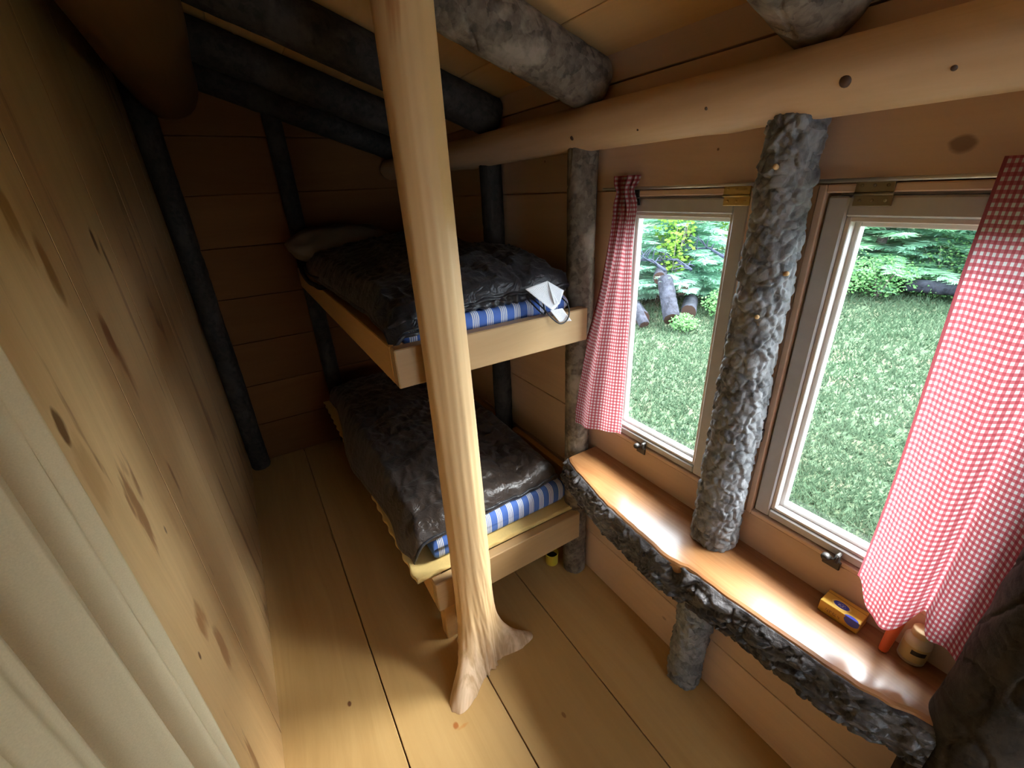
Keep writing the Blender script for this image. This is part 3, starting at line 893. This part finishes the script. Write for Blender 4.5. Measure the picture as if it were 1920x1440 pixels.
# paper care leaflet tied to the bag
def paper_mat():
    k = NT('printed_paper')
    uv = k.n('ShaderNodeTexCoord').outputs['UV']
    sp = k.n('ShaderNodeSeparateXYZ'); k.l(uv, sp.inputs[0])
    line = k.math('LESS_THAN', k.math('FRACT', k.math('MULTIPLY', sp.outputs[1], 13)), .38)
    tx = k.math('GREATER_THAN', k.noise(k.map(uv, (60, 13, 1)), 1, 2), .45)
    mar = k.math('MULTIPLY', k.math('GREATER_THAN', sp.outputs[0], .1), k.math('LESS_THAN', sp.outputs[0], .9))
    f = k.math('MULTIPLY', k.math('MULTIPLY', line, tx), k.math('MULTIPLY', mar, .55))
    return k.done(k.bsdf(k.mix(f, (.78, .79, .82), (.25, .27, .33)), .8, .2))
M['paper'] = paper_mat()
def quadpatch(m, A, B, C, D, bulge=.004, n=10):
    A, B, C, D = map(Vector, (A, B, C, D)); nn = (B - A).cross(D - A).normalized()
    def fn(u, v):
        return tuple(A * (1 - u) * (1 - v) + B * u * (1 - v) + C * u * v + D * (1 - u) * v + nn * bulge * sin(pi * u) * sin(pi * v * .8))
    m.grid(fn, n, n, uvfn=lambda u, v: (u, v))
tg = thing('paper_tag', (.75, 1.0, 1.157), 'folded white printed paper tag lying on the upper bunk edge', 'tag', kind='thing')
m = MB()
quadpatch(m, (.738, .984, 1.172), (.655, 1.00, 1.246), (.732, 1.00, 1.258), (.762, .984, 1.19), .006)
quadpatch(m, (.732, 1.00, 1.258), (.790, .998, 1.222), (.764, .985, 1.189), (.745, .985, 1.19), .003)
m.build('leaflet', M['paper'], tg)
m = MB(); quadpatch(m, (.728, .984, 1.176), (.775, .986, 1.174), (.808, .983, 1.130), (.762, .983, 1.134), .002); m.build('care_slip', M['paper'], tg)
sol = [o for o in tg.children]
for o in sol:
    md = o.modifiers.new('thickness', 'SOLIDIFY'); md.thickness = .0008

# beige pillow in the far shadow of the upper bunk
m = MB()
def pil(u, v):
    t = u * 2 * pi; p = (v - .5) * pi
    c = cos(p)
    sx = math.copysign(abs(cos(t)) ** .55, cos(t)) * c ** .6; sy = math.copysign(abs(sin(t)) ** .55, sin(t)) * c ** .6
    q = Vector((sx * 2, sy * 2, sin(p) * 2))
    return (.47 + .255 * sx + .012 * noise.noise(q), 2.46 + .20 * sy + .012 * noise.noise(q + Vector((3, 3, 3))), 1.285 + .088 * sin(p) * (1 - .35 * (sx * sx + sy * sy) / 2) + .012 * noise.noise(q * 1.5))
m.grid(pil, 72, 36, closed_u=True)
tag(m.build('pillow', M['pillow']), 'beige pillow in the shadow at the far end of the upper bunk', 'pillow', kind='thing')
m = MB()
m.tube(catmull([(.262, 2.52, 1.20), (.252, 2.40, 1.165), (.250, 2.22, 1.150), (.252, 2.05, 1.160), (.258, 1.92, 1.168), (.30, 1.83, 1.20)]), .010, 10)
m.tube(catmull([(.262, 2.52, 1.21), (.258, 2.36, 1.22), (.255, 2.2, 1.19), (.257, 2.05, 1.195), (.27, 1.95, 1.20)]), .004, 8)
tag(m.build('strap', M['cord']), 'dark strap trailing along the far rail of the upper bunk', 'strap', kind='thing')

# ------------------------------------------------------------------ curtains and rods
def rod(y0, y1, z, label):
    m = MB(); m.tube([(.926, y0, z), (.926, y1, z)], .0035, 12)
    for y in (y0, y1):
        m.tube([(.926, y, z), (.946, y, z)], .0035, 10)
    r = m.build('curtain_rod', M['rod']); tag(r, label, 'curtain rod', kind='thing')
rod(.548, .995, 1.489, 'thin metal curtain rod over the far window')
rod(-.005, .452, 1.489, 'thin metal curtain rod over the near window')

def curtain(name, label, yl, yr, xf, zt, zb, clothw, mat, nu=120, nv=150):
    """yl(t), yr(t): edges; xf(s, t): depth; s across 0..1, t down 0..1"""
    m = MB()
    def fn(s, t):
        z = zt + (zb(s) - zt) * t
        return (xf(s, t), yl(t) + (yr(t) - yl(t)) * s, z)
    L = zt - .75
    m.grid(fn, nu, nv, uvfn=lambda s, t: (s * clothw, t * (zt - zb(s)) + .002))
    c = m.build(name, mat); tag(c, label, 'curtain', 'red gingham curtains' if mat is M['gingham'] else None, kind='thing')
    return c

# narrow curtain at the far window, bunched at the top, spread at the bottom
def xf1(s, t):
    base = .918 - .055 * smooth(.1, 1, t) * (1 - s) - .012 * t
    A = .012 * (1 - .2 * t)
    w = A * sin(2 * pi * (3.1 * s + .2)) * (1 - .5 * smooth(.05, .3, t)) + .020 * smooth(.15, .5, t) * sin(2 * pi * (1.15 * s + .12 + .05 * t)) * (1 - .3 * t)
    rf = .010 * sin(2 * pi * 7 * s + 1.2 * sin(9 * s)) * smooth(.16, .03, t) * (1 - .45 * exp(-((t - .045) / .015) ** 2))
    pinch = -.004 * exp(-((t - .035) / .015) ** 2)
    return base + w * .8 + rf + pinch
sq = lambda t: 1 - .34 * exp(-((t - .052) / .026) ** 2)
def yl1(t):
    c = .902; return c + (.043 * sq(t)) + .075 * smooth(.0, 1, t) + .045 * t * t
def yr1(t):
    c = .902; return c - (.040 * sq(t)) + .004 * sin(t * 5)
curtain('gingham_curtain', 'narrow red and white gingham curtain bunched beside the far window', yl1, yr1, xf1, 1.520, lambda s: .735 + .018 * s, .26, M['gingham'])

# wide curtain at the near window
def xf2(s, t):
    base = .905 + .004 * sin(t * 4)
    g = smooth(.0, .35, t)
    w = .006 * sin(2 * pi * 5 * s) * (1 - g) + g * (.020 * sin(2 * pi * (1.55 * s + .08 + .10 * t)) + .006 * sin(2 * pi * (3.4 * s + .3 * t)))
    fold = -.022 * exp(-((s - .60) / .05) ** 2) * smooth(.3, 1, t)
    return base + w * (.55 + .45 * t) - fold - .012 * t
zb2 = lambda s: .702 + .045 * smooth(.25, .0, s) + .040 * exp(-((s - .60) / .075) ** 2) + .028 * smooth(.65, 1, s)
curtain('gingham_curtain', 'wide red and white gingham curtain with two folds at the near window',
        lambda t: .200 - .016 * t + .003 * sin(t * 6), lambda t: .012 + .003 * sin(t * 5), xf2, 1.512, zb2, .285, M['gingham'], 150, 170)

# pale curtain on the partition beside the viewer
def xf3(s, t):
    w = sin(2 * pi * (9.2 * s + .12 * sin(t * 2.2)))
    return LX + .030 + .026 * math.copysign(abs(w) ** .7, w) * smooth(0, .03, s + .012) + .007 * sin(2 * pi * (23 * s + t * .5)) + .005 * sin(2 * pi * (41 * s + 1.3 * t))
curtain('door_curtain', 'pale undyed cloth curtain hanging in folds on the partition beside the viewer',
        lambda t: .585 - .004 * t, lambda t: -.45, xf3, 1.78, lambda s: .03, 1.4, M['white_cloth'], 320, 40)
m = MB(); m.tube([(LX + .03, -.50, 1.765), (LX + .03, .61, 1.765)], .006, 12)
for y in (-.49, .605): m.tube([(LX + .03, y, 1.765), (LX - .002, y, 1.765)], .004, 8)
tag(m.build('curtain_rod', M['rod']), 'metal rod holding the pale cloth curtain on the partition', 'curtain rod', kind='thing')

# ------------------------------------------------------------------ small things on the shelf
def soap_mat():
    k = NT('soap_box_print')
    co = k.n('ShaderNodeTexCoord').outputs['Object']
    sp = k.n('ShaderNodeSeparateXYZ'); k.l(co, sp.inputs[0])
    X, Y, Z = sp.outputs
    def oval(cx, cy, rx, ry, a, b):
        u = k.math('DIVIDE', k.math('SUBTRACT', a, cx), rx); v = k.math('DIVIDE', k.math('SUBTRACT', b, cy), ry)
        return k.math('ADD', k.math('MULTIPLY', u, u), k.math('MULTIPLY', v, v))
    top = k.math('GREATER_THAN', Z, .0285)
    o1 = oval(-.004, .004, .009, .0145, X, Y)
    f1 = k.math('MULTIPLY', top, k.math('LESS_THAN', o1, 1))
    rim = k.math('MULTIPLY', top, k.math('LESS_THAN', oval(-.004, .004, .0115, .018, X, Y), 1))
    # second oval wraps from the top over the front edge near the right end
    o2 = oval(.004, -.024, .012, .014, k.math('SUBTRACT', Z, .018), Y)
    front = k.math('LESS_THAN', X, -.0215)
    f2 = k.math('MULTIPLY', front, k.math('LESS_THAN', o2, 1))
    f3 = k.math('MULTIPLY', top, k.math('LESS_THAN', oval(-.024, -.022, .009, .013, X, Y), 1))
    letters = k.math('MULTIPLY', k.math('GREATER_THAN', k.noise(k.map(co, (260, 420, 1)), 1, 1), .52), k.math('LESS_THAN', o1, .35))
    gold = k.mix(k.math('MULTIPLY', top, .5), (.58, .33, .05), (.80, .55, .10))
    st = k.math('MULTIPLY', top, k.math('LESS_THAN', k.math('ABSOLUTE', k.math('SUBTRACT', X, .012)), .0012))
    c = k.mix(st, gold, (.40, .22, .03))
    c = k.mix(rim, c, (.85, .66, .2))
    c = k.mix(k.math('MAXIMUM', f1, k.math('MAXIMUM', f2, f3)), c, (.04, .07, .55))
    c = k.mix(k.math('MULTIPLY', letters, f1), c, (.5, .6, .9))
    txt = k.math('MULTIPLY', k.math('MULTIPLY', front, k.math('LESS_THAN', k.math('ABSOLUTE', k.math('SUBTRACT', Z, .013)), .004)),
                 k.math('MULTIPLY', k.math('LESS_THAN', k.math('ABSOLUTE', k.math('SUBTRACT', Y, .010)), .014), k.math('GREATER_THAN', k.noise(k.map(co, (1, 500, 160)), 1, 1), .5)))
    c = k.mix(k.math('MULTIPLY', txt, .8), c, (.20, .10, .05))
    return k.done(k.bsdf(c, .35, .5))
M['soap'] = soap_mat()
sb = thing('soap_box', (.9175, .1845, .622), 'small yellow carton with blue ovals lying on the shelf', 'box', kind='thing')
m = MB(); m.obox((.9175, .1845, .637), (.045, .074, .030), Matrix.Rotation(radians(1), 3, 'Z'), .0008, .5); m.build('carton', M['soap'], sb)
m = MB(); m.obox((.9175, .1472, .637), (.041, .0008, .026), Matrix.Rotation(radians(1), 3, 'Z'), 0, .5); f = m.build('end_flap', plain('gold_card', (.50, .27, .05), .5), sb)

bt = thing('pill_bottle', (.928, .068, .622), 'cream plastic bottle with tan cap standing below the curtain hem', 'bottle', kind='thing')
m = MB(); m.lathe((.928, .068, .622), [(.0005, 0), (.0185, .0005), (.021, .003), (.0212, .050), (.0205, .055), (.017, .061), (.0135, .0635), (.0135, .066)], 40)
m.build('body', plain('cream_plastic', (.66, .58, .42), .35), bt)
m = MB(); m.lathe((.928, .068, .688), [(.0150, 0), (.0152, .001), (.0152, .013), (.0140, .0148), (.0005, .015)], 40); m.build('cap', plain('tan_cap', (.72, .55, .30), .45), bt)
m = MB()
def lab(u, v):
    a = radians(120 + 170 * u); return (.928 + cos(a) * .02145, .068 + sin(a) * .02145, .622 + .010 + .036 * v)
m.grid(lab, 40, 2); f = m.build('paper_label', plain('tan_label', (.60, .46, .22), .6), bt)
m = MB()
def lab2(u, v):
    a = radians(178 + 62 * u); return (.928 + cos(a) * .02165, .068 + sin(a) * .02165, .622 + .029 + .011 * v)
m.grid(lab2, 20, 2); f = m.build('label_band', plain('dark_print', (.05, .04, .035), .6), bt); f['label'] = 'dark printed band'

cd = thing('candle', (.902, .103, .622), 'orange taper candle standing behind the curtain hem', 'candle', kind='thing')
m = MB(); m.lathe((.902, .103, .622), [(.0005, 0), (.0072, .0005), (.0076, .003), (.0105, .085), (.0105, .112), (.008, .118), (.002, .120)], 20, (.09, -.02, 1))
m.build('wax', plain('orange_wax', (.72, .13, .05), .45), cd)
m = MB(); m.tube([(.9125, .1006, .741), (.9135, .1002, .752)], .0010, 6); m.build('wick', M['cord'], cd)

# yellow tin on the floor behind the corner of the lower bunk
tn = thing('tin_can', (.832, 1.125, 0), 'small yellow open tin on the floor under the lower bunk beside the grey post', 'can', kind='thing')
m = MB(); m.lathe((.832, 1.125, 0), [(.0005, .001), (.026, .0005), (.027, .003), (.027, .052), (.0285, .053), (.0285, .056), (.0262, .056), (.0255, .010), (.0005, .009)], 32)
m.build('body', plain('yellow_tin', (.62, .48, .04), .4), tn)
m = MB(); m.lathe((.832, 1.125, .012), [(.0248, 0), (.0248, .022), (.015, .026), (.0005, .024)], 24); f = m.build('contents', M['cord'], tn); f['label'] = 'dark contents'

# ------------------------------------------------------------------ outdoors
GZ = -.50
def lawn_mat():
    k = NT('lawn')
    co = k.n('ShaderNodeTexCoord').outputs['Object']
    n1 = k.noise(co, 1.1, 4); n2 = k.noise(co, 14, 5, .65); n3 = k.noise(co, 3.1, 3)
    c = k.mix(k.ramp(n1, [(.35, 0), (.65, 1)]), (.028, .052, .027), (.046, .068, .042))
    c = k.mix(k.ramp(n2, [(.45, 0), (.7, 1)]), c, (.065, .080, .045))
    c = k.mix(k.math('MULTIPLY', k.ramp(n3, [(.55, 0), (.72, 1)]), .6), c, (.10, .085, .06))
    return k.done(k.bsdf(c, .9, .1, bump=n2, bump_s=.8, bump_d=.03))
M['lawn'] = lawn_mat()
def gh(x, y): return GZ + .05 * noise.noise(Vector((x * .6, y * .6, 2))) + .02 * smooth(7, 12, x)
m = MB(); m.grid(lambda u, v: (.9 + 26 * u, -14 + 34 * v, gh(.9 + 26 * u, -14 + 34 * v)), 90, 90)
tag(m.build('lawn', M['lawn']), 'sunlit mown lawn outside the windows', 'lawn', kind='structure')

def leaf_mat(name, a, b, tr=.35):
    k = NT(name)
    at = k.n('ShaderNodeAttribute', attribute_name='bv')
    co = k.n('ShaderNodeTexCoord').outputs['Object']
    nz = k.noise(co, 2.0, 3)
    f = k.math('ADD', k.math('MULTIPLY', at.outputs['Fac'], .6), k.math('MULTIPLY', nz, .4))
    c = k.mix(f, a, b)
    d = k.n('ShaderNodeBsdfDiffuse'); k.l(c, d.inputs[0])
    t = k.n('ShaderNodeBsdfTranslucent'); k.l(c, t.inputs[0])
    mx = k.n('ShaderNodeMixShader'); mx.inputs[0].default_value = tr
    k.l(d.outputs[0], mx.inputs[1]); k.l(t.outputs[0], mx.inputs[2])
    return k.done(mx)
M['grass'] = leaf_mat('grass_blade', (.034, .066, .036), (.060, .088, .056))
M['spruce'] = leaf_mat('spruce_needles', (.20, .42, .26), (.44, .68, .46), .6)
M['spruce2'] = leaf_mat('spruce_needles_blue', (.20, .42, .31), (.44, .66, .53), .6)
M['yellow_leaf'] = leaf_mat('lime_leaves', (.09, .20, .03), (.20, .33, .06), .45)
M['fern'] = leaf_mat('undergrowth', (.045, .13, .05), (.14, .27, .10))
M['trunk'] = bark('tree_trunk', (.06, .05, .045), (.13, .11, .10), (.2, .2, .18), cell=(14, 14, 14))
M['grey_log'] = bark('weathered_log', (.011, .012, .016), (.025, .027, .036), (.040, .044, .060), cell=(20, 20, 20), spec=.04)
M['log_cut'] = plain('weathered_cut', (.040, .025, .020), .9, spec=.05)

def fast_mesh(name, V, F, bvv, mat, parent=None, off=(0, 0, 0)):
    me = bpy.data.meshes.new(name)
    o3 = Vector(off)
    me.from_pydata([(v[0] - o3.x, v[1] - o3.y, v[2] - o3.z) for v in V], [], F)
    at = me.attributes.new('bv', 'FLOAT', 'FACE'); at.data.foreach_set('value', bvv)
    me.materials.append(mat)
    o = bpy.data.objects.new(name, me); COL.objects.link(o)
    if parent is not None: o.parent = parent
    return o

# grass blades over the part of the lawn in view
rg = random.Random(3)
V = []; F = []; B = []
for i in range(52000):
    d = 1.6 + 9.5 * rg.random() ** 1.5; az = radians(rg.uniform(-4, 52))
    x, y = .9 + d * cos(az), d * sin(az) * 1.0 + .1
    z = gh(x, y); h = rg.uniform(.02, .055) * (1 + .12 * d); a = rg.uniform(0, 2 * pi); w = .0035 * (1 + d * .35)
    dx, dy = cos(a) * w, sin(a) * w; lx, ly = rg.gauss(0, .6) * h, rg.gauss(0, .6) * h
    k0 = len(V); V += [(x - dx, y - dy, z), (x + dx, y + dy, z), (x + lx, y + ly, z + h)]
    F.append((k0, k0 + 1, k0 + 2)); B.append(min(1, max(0, .5 + .6 * noise.noise(Vector((x * 1.2, y * 1.2, 5))) + rg.gauss(0, .2))))
tag(fast_mesh('grass', V, F, B, M['grass']), 'short uneven grass blades all over the lawn', 'grass', kind='stuff')

def spruce(x, y, h, rad, seed, label, mat, zlow=.15, dens=1.0):
    r = random.Random(seed); z0 = gh(x, y)
    root = thing('spruce_tree', (x, y, z0), label, 'tree', 'spruces beyond the lawn', 'thing')
    t = MB(); t.tube([(x, y, z0 - .1), (x + .03, y, z0 + h * .5), (x, y, z0 + h)], [.02 * h, .013 * h, .003], 10); t.build('trunk', M['trunk'], root)
    V = []; F = []; B = []
    nb = int(95 * dens)
    for i in range(nb):
        f = (i + r.random()) / nb; f = f ** 1.15
        zb = z0 + zlow + (h - zlow) * f
        L = rad * (1 - f) ** .8 * r.uniform(.75, 1.1) + .12
        az = i * 2.4 + r.uniform(-.5, .5)
        P0 = Vector((x, y, zb)); D = Vector((cos(az), sin(az), 0)); S = Vector((-sin(az), cos(az), 0))
        droop = r.uniform(.1, .35); tone = r.random()
        n = max(8, int(L * 24))
        for j in range(n):
            u = (j + .5) / n
            if u < .12: continue
            c = P0 + D * (L * u) + Vector((0, 0, L * (.12 * u - droop * u * u + .12 * u ** 3)))
            tl = L * .30 * (1 - .75 * u) + .05
            for sgn in (-1, 1, 0):
                if sgn == 0 and j % 2: continue
                dirv = (D * .75 + S * sgn * .8 + Vector((0, 0, r.uniform(-.25, .15)))).normalized()
                q = c + dirv * tl * r.uniform(.7, 1.1)
                wv = dirv.cross(Vector((0, 0, 1))).normalized() * (tl * .075 + .006); up = Vector((0, 0, r.uniform(-.02, .02)))
                k0 = len(V); mdd = (c + q) / 2
                V += [tuple(c), tuple(mdd + wv + up), tuple(q), tuple(mdd - wv + up)]
                F.append((k0, k0 + 1, k0 + 2, k0 + 3)); B.append(min(1, max(0, .25 + .5 * tone * u + r.uniform(0, .35))))
                # needle fingers
                for e, sh in ((-1, .25), (1, .4), (-1, .6), (1, .75)):
                    s0 = c + (q - c) * sh; s1 = s0 + (dirv + dirv.cross(Vector((0, 0, 1))) * e).normalized() * tl * .40
                    ww = wv * .55
                    k0 = len(V); V += [tuple(s0), tuple((s0 + s1) / 2 + ww), tuple(s1)]; F.append((k0, k0 + 1, k0 + 2)); B.append(r.random())
    fast_mesh('foliage', V, F, B, mat, root, (x, y, z0))
    return root

def leafy(name, x, y, h, rad, n, seed, label, cat, mat, lw=.05, group=None, zc=.55):
    r = random.Random(seed); z0 = gh(x, y)
    root = thing(name, (x, y, z0), label, cat, group, 'thing')
    t = MB()
    for i in range(5):
        a = r.uniform(0, 6.28); t.tube([(x, y, z0 - .05), (x + cos(a) * rad * .3, y + sin(a) * rad * .3, z0 + h * .5), (x + cos(a) * rad * .6, y + sin(a) * rad * .6, z0 + h * .85)], [.012, .008, .003], 6)
    t.build('stem', M['trunk'], root)
    V = []; F = []; B = []
    for i in range(n):
        a = r.uniform(0, 6.28); b = math.acos(r.uniform(-1, 1)); q = r.random() ** .4
        P = Vector((x + rad * q * sin(b) * cos(a), y + rad * q * sin(b) * sin(a), z0 + h * zc + h * .5 * q * cos(b)))
        if P.z < z0: P.z = z0 + .03
        d = Vector((r.gauss(0, 1), r.gauss(0, 1), r.gauss(-.2, .5))).normalized(); s = d.orthogonal().normalized()
        l = lw * r.uniform(.7, 1.5)
        k0 = len(V); V += [tuple(P), tuple(P + d * l * .5 + s * l * .32), tuple(P + d * l), tuple(P + d * l * .5 - s * l * .32)]
        F.append((k0, k0 + 1, k0 + 2, k0 + 3)); B.append(r.random())
    fast_mesh('foliage', V, F, B, mat, root, (x, y, z0))
    return root

SP = [(6.9, 5.2, 3.6, 1.5, 1), (8.2, 6.4, 5.0, 1.7, 0), (5.9, 6.1, 3.4, 1.3, 1), (9.2, 4.9, 4.6, 1.7, 0), (10.6, 3.6, 4.8, 1.8, 0), (11.2, 2.4, 4.6, 1.8, 1),
      (11.8, 1.2, 4.8, 1.8, 0), (12.0, 4.8, 5.4, 1.8, 0), (13.2, 3.0, 5.8, 2.0, 0)]
SL = ['bushy blue-green spruce just behind the woodpile', 'tall spruce filling the far window behind the woodpile', 'spruce at the edge of the narrow curtain outside the far window',
      'spruce seen beside the scaly post through the far window', 'dense spruce at the upper corner of the near window', 'spruce behind the fallen log in the near window',
      'spruce partly hidden by the wide curtain', 'taller spruce standing behind the dense corner spruce',
      'tallest spruce in the back row behind the fallen log']
for i, (x, y, h, r_, kk) in enumerate(SP):
    spruce(x, y, h, r_, 100 + i, SL[i], M['spruce2'] if kk else M['spruce'], dens=1.7 if i < 8 else 1.2)

leafy('leafy_bush', 6.2, 4.9, 1.6, .32, 600, 5, 'bright yellow-green leafy bush lit by sun beyond the woodpile', 'bush', M['yellow_leaf'], .07, zc=.72)
leafy('leafy_bush', 7.4, 4.72, 1.7, .28, 450, 6, 'yellow-green sapling near the top corner of the far window', 'bush', M['yellow_leaf'], .065, zc=.78)
UL = ['low green plants in front of the woodpile', 'ferny clump on the lawn edge right of the woodpile', 
      'bushy undergrowth at the left edge of the near window', 'broad-leaved clump in the near window', 'low undergrowth in front of the fallen log', 'leafy clump behind the fallen log']
for i, (x, y, h, rd, n) in enumerate(((5.2, 3.8, .26, .20, 260), (6.3, 3.85, .45, .38, 450), (8.6, 3.5, .9, .6, 700), (9.3, 3.0, .7, .5, 500), (9.9, 2.45, .35, .4, 350), (10.6, 2.6, .9, .6, 600))):
    leafy('undergrowth_plant', x, y, h, rd, n * 2, 40 + i, UL[i], 'plant', M['fern'], (.042 if n > 400 else .036), 'plants along the lawn edge')

def woodlog(p, q, r, seed, label, mat=None):
    return make_log('firewood_log', p, q, r, r * .95, rough(seed, .006, 8), mat or M['grey_log'], label, 'log', 24, 24, group='cut logs of the woodpile', endmat=M['log_cut'])
g = GZ
WL = [((5.15, 3.98, g + .17), (5.55, 4.5, g + .62), .12, 'thick grey log leaning with its cut end toward the lawn, front of the woodpile'),
      ((5.0, 4.4, g + .12), (5.5, 5.1, g + .14), .12, 'log lying on the ground left in the woodpile'),
      ((4.85, 4.22, g + .09), (4.95, 4.5, g + .30), .075, 'short bluish log stub tilted in front of the woodpile'),
      ((5.75, 4.15, g + .13), (6.4, 4.6, g + .13), .12, 'log lying at the right end of the woodpile'),
      ((5.55, 4.6, g + .62), (6.2, 5.1, g + .66), .10, 'topmost log of the woodpile'),
      ((6.0, 4.5, g + .40), (6.6, 5.0, g + .42), .09, 'grey log in the middle of the woodpile right side')]
for i, (p, q, r_, lb_) in enumerate(WL): woodlog(p, q, r_, 60 + i, lb_)
make_log('fallen_log', (9.75, 1.55, g + .22), (9.65, 2.75, g + .20), .13, .10, rough(81, .01, 6), M['grey_log'], 'weathered blue-grey fallen log at the lawn edge in the near window', 'log', 40, 28, bend=.03, endmat=M['log_cut'])
def brush(x, y, z, seed, label):
    r = random.Random(seed); root = thing('dead_branch', (x, y, z), label, 'branch', 'dead branches on the woodpile', 'thing')
    t = MB(); d = Vector((.2, 1, .12)).normalized()
    t.tube([(x, y, z), (x + .1, y + .35, z + .1), (x + .1, y + .75, z + .06)], [.025, .018, .006], 7)
    for i in range(16):
        u = r.random(); a = Vector((x + .1 * u, y + .75 * u, z + .1 * sin(u * 3))); e = a + Vector((r.gauss(0, .16), r.gauss(.12, .12), r.uniform(-.1, .22)))
        t.tube([a, (a + e) / 2 + Vector((0, 0, .03)), e], [.009, .007, .003], 5)
    t.build('limb', plain('dead_wood', (.030, .036, .055), .9, spec=.05) if 'dead_wood' not in bpy.data.materials else bpy.data.materials['dead_wood'], root)
brush(5.75, 4.2, g + .78, 1, 'bleached dead branch lying on top of the woodpile')
brush(6.25, 4.0, g + .92, 2, 'bleached spiky branch at the right of the woodpile top')
brush(5.35, 4.35, g + .80, 3, 'bleached branch drooping over the left of the woodpile')

# ------------------------------------------------------------------ light
W = bpy.data.worlds.new('sky'); SC.world = W; W.use_nodes = True
nt = W.node_tree; nt.nodes.clear()
bg = nt.nodes.new('ShaderNodeBackground'); ow = nt.nodes.new('ShaderNodeOutputWorld')
tc = nt.nodes.new('ShaderNodeTexCoord'); sp = nt.nodes.new('ShaderNodeSeparateXYZ'); rp = nt.nodes.new('ShaderNodeValToRGB')
nt.links.new(tc.outputs['Generated'], sp.inputs[0]); nt.links.new(sp.outputs[2], rp.inputs[0])
rp.color_ramp.elements[0].color = (.75, .86, 1, 1); rp.color_ramp.elements[1].color = (.88, .94, 1, 1)
nt.links.new(rp.outputs[0], bg.inputs[0]); bg.inputs[1].default_value = 18.5
nt.links.new(bg.outputs[0], ow.inputs[0])

def sun(name, az, el, strength, angle, col):
    L = bpy.data.lights.new(name, 'SUN'); L.energy = strength; L.angle = radians(angle); L.color = col
    o = bpy.data.objects.new(name, L); COL.objects.link(o)
    d = Vector((cos(radians(el)) * cos(radians(az)), cos(radians(el)) * sin(radians(az)), sin(radians(el))))
    o.rotation_euler = (-d).to_track_quat('-Z', 'Y').to_euler(); o.location = d * 20
sun('hazy_sun', -27, 55, 42, 44, (.97, .985, 1))

# ------------------------------------------------------------------ camera
cam = bpy.data.cameras.new('camera'); co = bpy.data.objects.new('camera', cam); COL.objects.link(co)
y_, p_, r_ = radians(30.839), radians(24.401), radians(-2.758)
f = Vector((sin(y_) * cos(p_), cos(y_) * cos(p_), -sin(p_))); rt = Vector((cos(y_), -sin(y_), 0)); up = rt.cross(f)
rt2 = rt * cos(r_) + up * sin(r_); up2 = -rt * sin(r_) + up * cos(r_)
Mx = Matrix((rt2, up2, -f)).transposed().to_4x4(); Mx.translation = (0, 0, 1.5)
co.matrix_world = Mx
cam.sensor_fit = 'HORIZONTAL'; cam.sensor_width = 36; cam.lens = 36 * 802.85 / 1920
cam.clip_start = .02; cam.clip_end = 200
SC.camera = co

SC.view_settings.view_transform = 'Standard'; SC.view_settings.look = 'None'
SC.view_settings.exposure = 0.0; SC.view_settings.gamma = 1; SC.view_settings.use_curve_mapping = False
SC.cycles.use_denoising = True
SC.cycles.max_bounces = 12; SC.cycles.diffuse_bounces = 6; SC.cycles.transparent_max_bounces = 24
SC.cycles.sample_clamp_indirect = 4
SC.cycles.blur_glossy = 1.0
SC.cycles.caustics_reflective = False; SC.cycles.caustics_refractive = False
